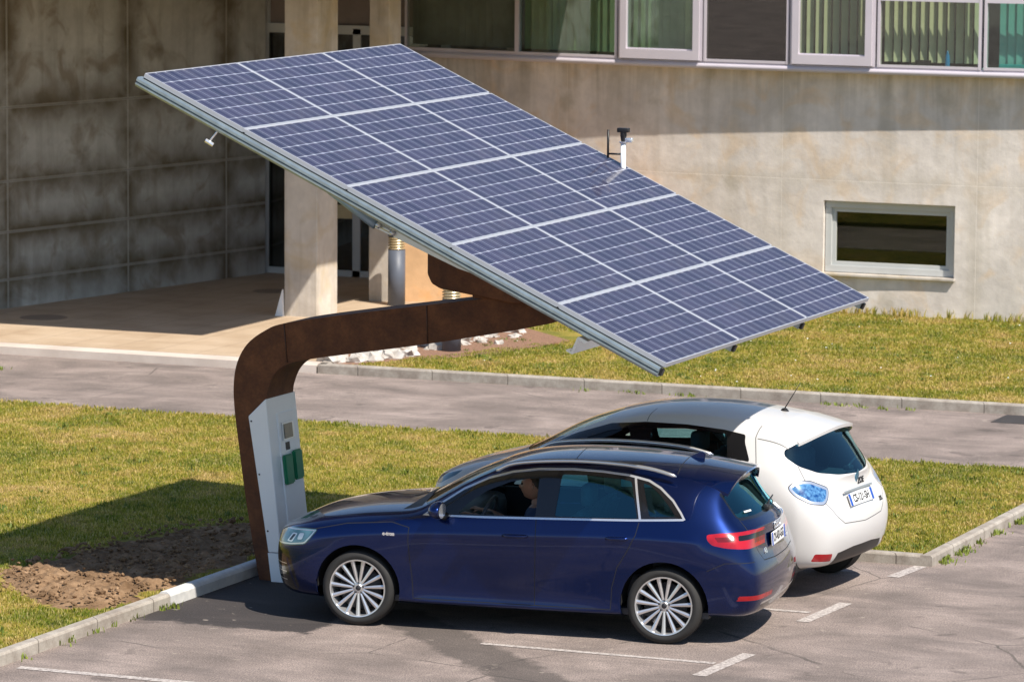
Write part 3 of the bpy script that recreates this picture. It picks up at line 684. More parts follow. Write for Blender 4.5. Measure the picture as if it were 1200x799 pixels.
# ------------------------------------------------------------------ solar canopy
S=empty('solar_charging_canopy',(-1.65,1.9,0),0,'tilted solar canopy on a bent rusty steel mast with a white charging cabinet','solar canopy')
A0=Vector((-1.662,-.614,4.602)); ad=Vector((.907,-.004,-.4211)).normalized(); ab=Vector((.012,1,.003)); ab=(ab-ad*ab.dot(ad)).normalized(); dn=ab.cross(ad)   # dn points down
PM=Matrix((ab,ad,dn)).transposed().to_4x4(); PM.translation=A0-S.location
def ppart(name,bm,mat,parent=S,smooth=None):   # bm in panel coordinates (u along y, v down the slope, w below)
    o=new_obj(name,bm,mat,parent,smooth)
    if parent is S: o.matrix_local=PM
    return o
bm=bmesh.new(); fwid=.010
for a,b,c_,d_ in ((0,1.665,0,fwid),(0,1.665,1.008-fwid,1.008),(0,fwid,fwid,1.008-fwid),(1.665-fwid,1.665,fwid,1.008-fwid)): box(bm,a,b,c_,d_,0,.04,0,.002)
mod=new_obj('solar_module',bm,M['frame'],S)
bm=bmesh.new(); box(bm,fwid*.5,1.665-fwid*.5,fwid*.5,1.008-fwid*.5,.004,.009); cells=new_obj('cell_sheet',bm,M['cells'],mod)
bm=bmesh.new(); box(bm,fwid,1.665-fwid,fwid,1.008-fwid,.012,.015); bsheet=new_obj('backsheet',bm,M['backsheet'],mod)
first=True
for j in range(5):
    for i in range(3):
        m_=mod if first else mod.copy()
        if not first:
            link(m_,S); c2=cells.copy(); link(c2,m_); c2=bsheet.copy(); link(c2,m_)
        first=False
        m_.matrix_local=PM@Matrix.Translation((i*1.69,j*1.027,0))
bm=bmesh.new()
for j in range(1,5): box(bm,0,5.03,j*1.027-.020,j*1.027+.001,.006,.03)
for i in range(1,3): box(bm,i*1.69-.026,i*1.69+.001,0,5.098,.0035,.028)
ppart('cover_strip',bm,M['frame'])
# long edge rail (near side) with grooves, and the other three rails
def rail(u0,near=False):
    bm=bmesh.new()
    if near:
        prof=[(-.03,.050),(.05,.050),(.05,.135),(-.01,.135),(-.028,.115),(-.028,.098),(-.012,.094),(-.012,.087),(-.034,.083),(-.034,.064)]
    else: prof=[(-.02,.045),(.03,.045),(.03,.12),(-.02,.12)]
    prism(bm,[(u0+p,-.035,q) for p,q in prof],(0,5.125,0)); r=ppart('rail',bm,M['galv'],S)
    bm=bmesh.new(); box(bm,u0-.01,u0+.035,5.092,5.115,.06,.115); o=new_obj('end_cap',bm,M['black'],r)
    return r
rail(0.0,True); rail(1.66); rail(3.35); rail(5.0)
bm=bmesh.new(); box(bm,.01,.03,.0,5.08,.041,.0515); ppart('painted_gap_shade',bm,M['black'])  # black strip stands in for the shade between module frames and rail
# cross purlins
for vv in (4.42,):
    bm=bmesh.new(); prism(bm,[(-.02 if vv<1 else -.06,vv-.05,.155),(-.02 if vv<1 else -.06,vv+.03,.155),(-.02 if vv<1 else -.06,vv+.03,.17),(-.02 if vv<1 else -.06,vv-.035,.17),(-.02 if vv<1 else -.06,vv-.035,.30),(-.02 if vv<1 else -.06,vv-.09,.30),(-.02 if vv<1 else -.06,vv-.09,.285),(-.02 if vv<1 else -.06,vv-.05,.285)],(5.0,0,0)); ppart('purlin',bm,M['alu'])
bm=bmesh.new(); tube(bm,[(-.0,.80,.14),(-.0,.77,.24)],.009); tube(bm,[(-.02,.74,.245),(.0,.81,.255)],.018); ppart('tee_bolt',bm,M['chrome'])
# linkage girder under the canopy (plane y about .7)
def seg_plate(bm,p,q,h0,h1,th=.05,y=.7):
    p=Vector((p[0],y,p[1])); q=Vector((q[0],y,q[1])); n_=Vector((0,0,1))
    prism(bm,[p-n_*h0/2,q-n_*h1/2,q+n_*h1/2,p+n_*h0/2],(0,th,0))
def spart(name,bm,mat,parent=S,smooth=None):
    bm.transform(Matrix.Translation(-S.location)); return new_obj(name,bm,mat,parent,smooth)
bm=bmesh.new(); tube(bm,[(-.65,.72,3.60),(-.17,.72,3.30)],[.030,.045],12); spart('strut',bm,simple('blue_grey_strut',(.25,.36,.48),.35,.4),S,40)
bm=bmesh.new(); seg_plate(bm,(-.17,3.30),(.60,3.02),.05,.11); seg_plate(bm,(.60,3.02),(1.9,2.62),.11,.02,.051); spart('girder',bm,M['alu'])
bm=bmesh.new(); 
for p in ((-.13,.68,3.30),(.0,.68,3.24),(.02,.68,3.28)): ico(bm,p,.03,1)
tube(bm,[(-.05,.70,3.27),(.0,.70,3.42)],.010); tube(bm,[(-.13,.70,3.30),(.02,.70,3.23)],.018); spart('linkage_joint',bm,M['alu'],S,60)
bm=bmesh.new(); lathe(bm,[(0,0),(.035,0),(.035,.02),(0,.02)],Matrix.Translation((.42,.69,3.17))@Matrix.Rotation(R(90),4,'X'),16); spart('pivot_bolt',bm,M['black'])
# power cable
bm=bmesh.new(); tube(bm,[(1.0,1.75,2.58),(1.12,1.7,2.45),(1.32,1.6,2.42),(1.5,1.45,2.47),(1.7,1.2,2.60)],.010,6); spart('cable',bm,M['cable'],S,60)
# mast (weathering steel box section) : outline in xz, extruded in y
def smooth_path(pts,n=6):
    out=[]; P=[Vector((*p,0)) for p in pts]
    for i in range(len(P)-1):
        p0=P[max(i-1,0)];p1=P[i];p2=P[i+1];p3=P[min(i+2,len(P)-1)]
        for k in range(n):
            t_=k/n; out.append(.5*((2*p1)+(-p0+p2)*t_+(2*p0-5*p1+4*p2-p3)*t_*t_+(-p0+3*p1-3*p2+p3)*t_**3))
    out.append(P[-1]); return [(p.x,p.y) for p in out]
outer=smooth_path([(-1.70,-.05),(-1.77,.29),(-1.85,.75),(-1.915,1.2),(-1.955,1.5),(-1.965,1.73),(-1.93,1.93),(-1.83,2.10),(-1.66,2.225),(-1.47,2.30),(-.92,2.40),(-.1,2.53),(.62,2.64)],5)
end=[(.80,2.62),(1.06,2.53),(1.09,2.51),(1.09,2.455),(1.06,2.43)]
inner=smooth_path([(.74,2.355),(-.1,2.19),(-.92,2.05),(-1.30,1.98),(-1.46,1.93),(-1.56,1.85),(-1.62,1.73),(-1.64,1.6),(-1.62,1.3),(-1.55,.6),(-1.46,-.05)],5)
poly=outer+end+inner
bm=bmesh.new(); Y0m,Y1m=1.63,2.17
front=[bm.verts.new((x,Y0m,z)) for x,z in poly]; back=[bm.verts.new((x,Y1m,z)) for x,z in poly]; n_=len(poly)
no,ni=len(outer)+len(end),len(inner)
for i in range(n_): bm.faces.new((front[i],back[i],back[(i+1)%n_],front[(i+1)%n_]))
from mathutils.geometry import tessellate_polygon
for tri in tessellate_polygon([[Vector((x,0,z)) for x,z in poly]]):
    bm.faces.new([front[q] for q in tri]); bm.faces.new([back[q] for q in tri[::-1]])
bmesh.ops.recalc_face_normals(bm,faces=bm.faces); mast=spart('mast',bm,M['corten'],S,35)
# raised edge plates (the box is welded from plates: thin flanges)
bm=bmesh.new(); box(bm,.34,.86,1.60,2.2,2.615,2.66,0,.006); box(bm,.30,.78,1.68,2.12,2.66,2.70,0,.006); sub_=bm
sub_.transform(Matrix.Translation(-S.location)); new_obj('top_plate',sub_,M['corten'],mast)
for (xa,za,xb,zb_) in ((-1.47,2.295,-1.44,1.955),(-.10,2.525,-.09,2.20)):
    bm=bmesh.new(); tube(bm,[(xa,1.629,za),((xa+xb)/2,1.628,(za+zb_)/2),(xb,1.629,zb_)],.006,6); bm.transform(Matrix.Translation(-S.location)); new_obj('weld_seam',bm,simple('weld_bead',(.06,.025,.014),.6),mast,60)
# tracker head under the panel
def under(x,w_): # z of plane w below the glass at x
    t_=(x-A0.x)/ad.x; return A0.z+ad.z*t_-w_/ad.x*1.0
prof=[(-.02,under(-.02,.2)),(-.02,2.82),(.02,2.74),(.10,2.70),(.42,2.655),(.78,2.60),(1.08,2.62),(1.25,under(1.25,.2))]
bm=bmesh.new(); prism(bm,[(x,1.45,z) for x,z in prof],(0,.9,0))
bmesh.ops.bevel(bm,geom=[e for e in bm.edges],offset=.012,segments=1,affect='EDGES'); spart('tracker_head',bm,M['corten'],S)
# white charging cabinet wrapped on the mast front
cab=[(-1.805,1.46),(-1.64,1.63),(-1.475,.30),(-1.465,.02),(-1.575,.02),(-1.60,.30)]
bm=bmesh.new(); up=[(-1.805,1.46),(-1.635,1.625),(-1.478,.262),(-1.608,.262)]; pts=[(x,1.595,z) for x,z in up]
F0=prism(bm,pts,(0,.60,0)); bmesh.ops.bevel(bm,geom=[e for e in bm.edges],offset=.006,segments=1,affect='EDGES'); cabo=spart('charging_cabinet',bm,M['white_paint'],S)
bm=bmesh.new(); prism(bm,[(x,1.59,z) for x,z in [(-1.609,.255),(-1.472,.255),(-1.455,.0),(-1.575,.0)]],(0,.61,0)); sp=bm; sp.transform(Matrix.Translation(-S.location)); new_obj('plinth',sp,M['white_paint'],cabo)
# sloping front face frame: origin bottom-left (near) corner, u=+y, v=up the face
fa=Vector((-1.478,1.595,.262)); fb=Vector((-1.635,1.595,1.625)); fv=(fb-fa).normalized(); fu=Vector((0,1,0)); fn=fu.cross(fv); L_=(fb-fa).length
if fn.x<0: fn=-fn
def fpt(u,v,o=0): return fa+fu*(u*.60)+fv*v+fn*o
def fquad(name,u0,u1,v0,v1,o0,o1,mat,parent=cabo,bev=.004):
    bm=bmesh.new(); prism(bm,[fpt(u0,v0,o0),fpt(u1,v0,o0),fpt(u1,v1,o0),fpt(u0,v1,o0)],fn*(o1-o0))
    if bev: bmesh.ops.bevel(bm,geom=list(bm.edges),offset=bev,segments=2,affect='EDGES')
    bm.transform(Matrix.Translation(-S.location)); return new_obj(name,bm,mat,parent)
fquad('raised_panel',.30,.93,.18,1.22,-.004,.012,M['white_paint'])
fquad('screen_bezel',.38,.76,.97,1.13,.012,.024,M['alu'])
fquad('screen',.42,.70,.985,1.115,.024,.030,M['screen'])
for (u0,u1,v0,v1) in ((.29,.55,.58,.845),(.62,.88,.60,.865)):
    fquad('socket_cover',u0,u1,v0,v1,.012,.05,M['green'],bev=.012)
fquad('logo_plate',.46,.60,.88,.95,.012,.014,M['ink'],bev=0)
bm=bmesh.new()
for z in (1.42,.95,.45):
    x=-1.80+(1.46-z)*.168+.02; ico(bm,(x,1.592,z),.009,1)
bm.transform(Matrix.Translation(-S.location)); new_obj('screw',bm,M['black'],cabo)
# weather sensor post on the far edge of the canopy
sx,sy=.66,4.33; zb=under(sx,0)
bm=bmesh.new(); lathe(bm,[(0,-.25),(.024,-.25),(.024,.24),(0,.24)],Matrix.Translation((sx,sy,zb+.02)),14); sens=spart('sensor_post',bm,M['white_paint'],S,40)
def ssub(name,bm,mat): bm.transform(Matrix.Translation(-S.location)); return new_obj(name,bm,mat,sens,50)
zt=zb+.26
bm=bmesh.new(); lathe(bm,[(0,0),(.022,0),(.030,.05),(.03,.08),(0,.08)],Matrix.Translation((sx,sy,zt+.02)),12); box(bm,sx-.055,sx+.055,sy-.03,sy+.03,zt+.10,zt+.14,0,.006); ssub('wind_sensor',bm,M['black'])
bm=bmesh.new(); lathe(bm,[(0,0),(.035,0),(.04,.015),(0,.02)],Matrix.Translation((sx,sy,zt)),14); box(bm,sx+.02,sx+.09,sy-.02,sy+.02,zt+.01,zt+.05,0,.004); ssub('sensor_bracket',bm,M['chrome'])
bm=bmesh.new(); tube(bm,[(sx-.15,sy,zt-.14),(sx-.15,sy,zt+.12)],.011,8); tube(bm,[(sx-.15,sy,zt-.10),(sx-.02,sy,zt-.10)],.009,8); ssub('aerial',bm,M['black'])

# ------------------------------------------------------------------ cars
def knife(bm, poly, A, Bv, filt):
    """split the faces that pass filt along the edges of a 2D polygon in the projection (p.A, p.Bv)"""
    n=len(poly)
    PU0=min(p[0] for p in poly)-.02; PU1=max(p[0] for p in poly)+.02; PV0=min(p[1] for p in poly)-.02; PV1=max(p[1] for p in poly)+.02
    cand=[]
    for f in bm.faces:
        us=[vv.co.dot(A) for vv in f.verts]
        if max(us)<PU0 or min(us)>PU1: continue
        vs=[vv.co.dot(Bv) for vv in f.verts]
        if max(vs)<PV0 or min(vs)>PV1: continue
        if filt(f): cand.append(f)
    G=Matrix((A,Bv,A.cross(Bv))).inverted()
    for i in range(n):
        (u0,v0),(u1,v1)=poly[i],poly[(i+1)%n]
        if math.hypot(u1-u0,v1-v0)<1e-6: continue
        no=(A*(v1-v0)-Bv*(u1-u0)); co=G@Vector((u0,v0,0))
        lo_u,hi_u=min(u0,u1)-.012,max(u0,u1)+.012; lo_v,hi_v=min(v0,v1)-.012,max(v0,v1)+.012
        fs=[]
        for f in cand:
            us=[vv.co.dot(A) for vv in f.verts]
            if max(us)<lo_u or min(us)>hi_u: continue
            vs=[vv.co.dot(Bv) for vv in f.verts]
            if max(vs)<lo_v or min(vs)>hi_v: continue
            fs.append(f)
        if not fs: continue
        geo=set(fs)
        for f in fs: geo.update(f.edges); geo.update(f.verts)
        res=bmesh.ops.bisect_plane(bm,geom=list(geo),dist=1e-5,plane_co=co,plane_no=no.normalized())
        cs=set(f for f in cand if f.is_valid)
        for g_ in res['geom']:
            if isinstance(g_,bmesh.types.BMFace): cs.add(g_)
        cand=list(cs)
def strip_polys(pts,w):
    out=[]
    for (x0,y0),(x1,y1) in zip(pts[:-1],pts[1:]):
        d=math.hypot(x1-x0,y1-y0); nx,ny=-(y1-y0)/d*w/2,(x1-x0)/d*w/2
        out.append([(x0-nx,y0-ny),(x1-nx,y1-ny),(x1+nx,y1+ny),(x0+nx,y0+ny)])
    return out
def offset_poly(poly,d):
    """inset a ccw or cw polygon by d"""
    n=len(poly); area=sum(poly[i][0]*poly[(i+1)%n][1]-poly[(i+1)%n][0]*poly[i][1] for i in range(n)); s=1 if area>0 else -1
    out=[]
    for i in range(n):
        p0,p1,p2=Vector(poly[i-1]),Vector(poly[i]),Vector(poly[(i+1)%n])
        e1=(p1-p0).normalized(); e2=(p2-p1).normalized(); n1=Vector((-e1.y,e1.x))*s; n2=Vector((-e2.y,e2.x))*s
        b=(n1+n2); 
        if b.length<1e-4: b=n1
        b.normalize(); k=1/max(.45,b.dot(n1)); q=p1+b*d*k; out.append((q.x,q.y))
    return out
def rounded(poly,r=.03,n=3):
    out=[]; N=len(poly)
    for i in range(N):
        p0,p1,p2=Vector(poly[i-1]),Vector(poly[i]),Vector(poly[(i+1)%N])
        a=p1+(p0-p1).normalized()*min(r,(p0-p1).length*.45); b=p1+(p2-p1).normalized()*min(r,(p2-p1).length*.45)
        for k in range(n+1):
            t_=k/n; q=a*(1-t_)**2+p1*2*t_*(1-t_)+b*t_*t_; out.append((q.x,q.y))
    return out
AX,AY,AZ=Vector((1,0,0)),Vector((0,1,0)),Vector((0,0,1))

def shell(stations, capc, creases, lvl=3):
    """stations: lists of 11 (x, w, z); capc = (front centre col, rear centre col)"""
    bm=bmesh.new(); S_=len(stations); N=11
    L=[];Rr=[]
    for st in stations:
        l=[];r=[]
        for i,(x,w_,z) in enumerate(st):
            if i in (0,N-1): v=bm.verts.new((x,0,z)); l.append(v); r.append(v)
            else: l.append(bm.verts.new((x,-w_,z))); r.append(bm.verts.new((x,w_,z)))
        L.append(l); Rr.append(r)
    for s in range(S_-1):
        for i in range(N-1):
            bm.faces.new((L[s][i],L[s+1][i],L[s+1][i+1],L[s][i+1])) 
            bm.faces.new((Rr[s][i+1],Rr[s+1][i+1],Rr[s+1][i],Rr[s][i]))
    for s,cc in ((0,capc[0]),(S_-1,capc[1])):
        C=[L[s][0]]+[bm.verts.new((x,0,z)) for x,z in cc]+[L[s][N-1]]
        for i in range(N-1):
            for A_ in (L[s],Rr[s]):
                vs=[A_[i],A_[i+1],C[i+1],C[i]]; vs=[v for k,v in enumerate(vs) if v not in vs[:k]]
                if len(vs)>2: bm.faces.new(vs)
    bmesh.ops.recalc_face_normals(bm,faces=bm.faces)
    cl=bm.edges.layers.float.new('crease_edge')
    for (i,s0,s1,val) in creases:      # longitudinal creases on row i
        for s in range(s0,s1):
            for A_ in (L,Rr):
                e=bm.edges.get((A_[s][i],A_[s+1][i])); 
                if e: e[cl]=val
    me=bpy.data.meshes.new('tmp'); bm.to_mesh(me); bm.free()
    o=bpy.data.objects.new('tmp',me); COL.objects.link(o); md=o.modifiers.new('s','SUBSURF'); md.levels=lvl; md.render_levels=lvl
    dg=bpy.context.evaluated_depsgraph_get(); dg.update(); ev=o.evaluated_get(dg); m2=bpy.data.meshes.new_from_object(ev)
    out=bmesh.new(); out.from_mesh(m2); bpy.data.objects.remove(o); bpy.data.meshes.remove(m2)
    for l_ in list(out.edges.layers.float): out.edges.layers.float.remove(l_)
    return out

def split_parts(bm, regions, mats_of, root, body_name, arches, extra_mats, rename):
    """regions: (part, material index key, poly, A, B, filter); later ones win"""
    for (part,mk,poly,A,Bv,fl) in regions: knife(bm,poly,A,Bv,fl)
    for (cx,cz,r) in arches:
        poly=[(cx+r*math.cos(2*math.pi*k/40),cz+r*math.sin(2*math.pi*k/40)) for k in range(40)]
        knife(bm,poly,AX,AZ,lambda f: abs(f.calc_center_median().y)>.45)
    bm.normal_update()
    tagf={}
    for f in bm.faces:
        c=f.calc_center_median(); key=(body_name,'body')
        for (part,mk,poly,A,Bv,fl) in regions:
            if fl(f) and in_poly(c.dot(A),c.dot(Bv),poly): key=(part,mk)
        for (cx,cz,r) in arches:
            if abs(c.y)>.45 and math.hypot(c.x-cx,c.z-cz)<r and c.z<cz+r: key=None
            if abs(c.y)>.55 and abs(c.x-cx)<r and c.z<.26 and abs(c.x-cx)<r*.95: key=None
        tagf[f]=key
    parts={}
    for f,k in tagf.items():
        if k and k[0]: parts.setdefault(k[0],[]).append((f,k[1]))
    objs={}
    plist=[]
    for part,fl in parts.items():
        if part==body_name: plist.append((part,fl)); continue
        own=dict(fl); seen=set(); comps=[]
        for f0 in own:
            if f0 in seen: continue
            st=[f0]; seen.add(f0); comp=[]
            while st:
                f=st.pop(); comp.append(f)
                for e in f.edges:
                    for g in e.link_faces:
                        if g in own and g not in seen: seen.add(g); st.append(g)
            comps.append(comp)
        big=[c_ for c_ in comps if sum(f.calc_area() for f in c_)>.0012] or [max(comps,key=len)]
        for c_ in comps:
            if c_ in big: continue
            m0=c_[0].calc_center_median(); t_=min(big,key=lambda q:(q[0].calc_center_median()-m0).length); t_.extend(c_)
        for c_ in big: plist.append((part,[(f,own[f]) for f in c_]))
    for part,fl in plist:
        nb=bmesh.new(); vm={}; mats=[]; 
        glass = part in ('windscreen','rear_window','side_window')
        for f,mk in fl:
            vs=[]
            for v in f.verts:
                if v not in vm:
                    q=nb.verts.new(v.co-(v.normal*.004 if glass else Vector())); vm[v]=q
                vs.append(vm[v])
            try: g=nb.faces.new(vs)
            except ValueError: continue
            g.smooth=True
            m_=mats_of[mk]
            if m_ not in mats: mats.append(m_)
            g.material_index=mats.index(m_)
        if part==body_name:      # wheel arch lips turned inward
            nb.edges.ensure_lookup_table()
            be=[e for e in nb.edges if e.is_boundary and any(abs(math.hypot((e.verts[0].co.x+e.verts[1].co.x)/2-cx,(e.verts[0].co.z+e.verts[1].co.z)/2-cz)-r)<.006 for cx,cz,r in arches) and abs(e.verts[0].co.y)>.45]
            ex=bmesh.ops.extrude_edge_only(nb,edges=be)
            for v in [g for g in ex['geom'] if isinstance(g,bmesh.types.BMVert)]: v.co.y-=math.copysign(.05,v.co.y)
        # custom normals from the uncut surface
        inv={q:v for v,q in vm.items()}
        nb.verts.index_update(); nl=[inv[q].normal.copy() if q in inv else Vector((0,0,0)) for q in nb.verts]
        me=bpy.data.meshes.new(part); nb.to_mesh(me); nb.free()
        for m_ in mats: me.materials.append(m_)
        if part==body_name: 
            pass
        me.normals_split_custom_set_from_vertices([n if n.length>0 else Vector((0,0,0)) for n in nl])
        objs[part]=link(bpy.data.objects.new(part,me),root)
    return objs

def wheel(name, root, x, y, r, rr, wd, nsp, side, zc=None, style='spoke'):
    """side -1: outer face towards -y"""
    zc=zc or r
    e=None
    Mx=Matrix.Translation((x,y,zc))@Matrix.Rotation(R(90),4,'X') if side<0 else Matrix.Translation((x,y,zc))@Matrix.Rotation(R(-90),4,'X')
    # local +z points outward
    ty=bmesh.new()
    pr=[(rr-.004,.0),(rr+.006,.010),(rr+.03,.016),(r-.035,.014),(r-.012,.002),(r-.003,-.022)]
    for k in range(5):
        z_=-.035-k*.034; pr+=[(r,z_),(r,z_-.022),(r-.008,z_-.024),(r-.008,z_-.032)]
    pr+=[(r-.003,-wd+.02),(r-.02,-wd),(rr,-wd)]
    lathe(ty,pr,Mx,72); wo=new_obj(name,ty,M['rubber'],root,35)
    b=bmesh.new(); lathe(b,[(rr+.003,.004),(rr-.001,.012),(rr-.010,.010),(rr-.016,-.01),(rr-.024,-.14),(rr-.02,-wd+.01)],Mx,64)
    def sp(a0,w0,r0,w1,r1,h0,h1,th=.022):
        pts=[]
        d=Vector((math.cos(a0),math.sin(a0),0)); t_=Vector((-d.y,d.x,0))
        v=[d*r0-t_*w0+Vector((0,0,h0)),d*r0+t_*w0+Vector((0,0,h0)),d*r1+t_*w1+Vector((0,0,h1)),d*r1-t_*w1+Vector((0,0,h1))]
        # ridge down the middle
        m0=d*r0+Vector((0,0,h0+.006)); m1=d*r1+Vector((0,0,h1+.004))
        top=[b.verts.new(Mx@q) for q in (v[0],v[1],v[2],v[3])]; rd=[b.verts.new(Mx@q) for q in (m0,m1)]; lo=[b.verts.new(Mx@(q-Vector((0,0,th)))) for q in v]
        b.faces.new((top[0],rd[0],rd[1],top[3])); b.faces.new((rd[0],top[1],top[2],rd[1]))
        for p,q in ((0,3),(1,2)): b.faces.new((top[p],top[q],lo[q],lo[p]))
        b.faces.new(lo)
    for k in range(nsp):
        a=2*math.pi*(k+.25)/nsp
        sp(a,.0085 if nsp>10 else .03,.045,.0165 if nsp>10 else .045,rr-.012,-.022,-.004)
    lathe(b,[(0.001,-.018),(.030,-.018),(.034,-.022),(.055,-.026),(.06,-.05)],Mx,24)
    bmesh.ops.recalc_face_normals(b,faces=b.faces)
    new_obj('rim',b,M['rim'],wo,28)
    b=bmesh.new()
    for k in range(5):
        a=2*math.pi*k/5+.3; lathe(b,[(0.0,-.016),(.008,-.016),(.009,-.03)],Mx@Matrix.Translation((.045*math.cos(a),.045*math.sin(a),0)),10)
    lathe(b,[(0.0,-.013),(.022,-.014),(.024,-.02)],Mx,18); new_obj('hub_cap',b,M['rimdark'],wo,40)
    b=bmesh.new(); lathe(b,[(0.0,-.075),(rr-.06,-.075),(rr-.055,-.085),(0,-.09)],Mx,40); new_obj('brake_disc',b,M['rimdark'],wo,40)
    return wo
def well(root,x,y0,y1,r,z):
    b=bmesh.new(); n=30
    ring=lambda y:[b.verts.new((x+r*math.cos(a),y,z+r*math.sin(a))) for a in [math.pi*k/n*1.04-.02*math.pi for k in range(n+1)]]
    A_,B_=ring(y0),ring(y1)
    for k in range(n): b.faces.new((A_[k],A_[k+1],B_[k+1],B_[k]))
    c_=b.verts.new((x,y1,z))
    for k in range(n): b.faces.new((B_[k],B_[k+1],c_))
    return new_obj('wheel_well',b,M['well'],root,60)
def text_mesh(name, s, size, mat, parent, Mx, depth=.002, align='CENTER', sx=1.0, bold=0):
    cu=bpy.data.curves.new(name,'FONT'); cu.body=s; cu.size=size; cu.extrude=depth; cu.align_x=align; cu.align_y='CENTER'; cu.offset=bold
    o=bpy.data.objects.new(name,cu); COL.objects.link(o); dg=bpy.context.evaluated_depsgraph_get(); dg.update()
    me=bpy.data.meshes.new_from_object(o.evaluated_get(dg)); bpy.data.objects.remove(o)
    me.transform(Mx@Matrix.Diagonal((sx,1,1,1))); me.materials.clear(); me.materials.append(mat)
    return link(bpy.data.objects.new(name,me),parent)
def seat(parent,x,y,h0=.28,light=False,w_=.25,head=True):
    b=bmesh.new(); box(b,x-.28,x+.22,y-w_,y+w_,h0,h0+.22,0,.05)
    new=len(b.verts)
    r=bmesh.ops.create_cube(b,size=1)
    for v in r['verts']:
        z=(v.co.z+.5); v.co=Vector((x+.22+.20*z+v.co.x*.14,y+v.co.y*(w_*2-.06*z),h0+.15+z*.58))
    es=list(set(e for v in r['verts'] for e in v.link_edges)); bmesh.ops.bevel(b,geom=es,offset=.045,segments=3,affect='EDGES')
    o=new_obj('seat',b,M['seatlight' if light else 'seat'],parent,60)
    if head:
        b=bmesh.new(); box(b,x+.40,x+.50,y-.13,y+.13,h0+.76,h0+.95,0,.04); new_obj('headrest',b,M['seatlight' if light else 'seat'],o,60)
    return o
def plate(parent, Mx, s, nm='number_plate'):
    b=bmesh.new(); box(b,-.26,.26,-.055,.055,-.004,.004,0,.004); b.transform(Mx); p=new_obj(nm,b,M['plate'],parent)
    b=bmesh.new(); box(b,-.258,-.215,-.053,.053,.0035,.0055); box(b,.215,.258,-.053,.053,.0035,.0055); b.transform(Mx); new_obj('blue_band',b,M['plateblue'],p)
    text_mesh('plate_text',s,.098,M['ink'],p,Mx@Matrix.Translation((0,0,.005)),.001,sx=.80,bold=.002)
    return p
def rear_matrix(bvh,y,z,up=AZ,off=.004,tilt=None):
    h=bvh.ray_cast(Vector((6,y,z)),Vector((-1,0,0)))
    p,n=h[0],h[1]
    if n.x<0: n=-n
    zx=n.normalized(); xx=up.cross(zx).normalized(); yy=zx.cross(xx)
    m=Matrix((xx,yy,zx)).transposed().to_4x4(); m.translation=p+zx*off; return m

def wf_(f): return f.calc_center_median()
side_f=lambda f: abs(wf_(f).y)>.42
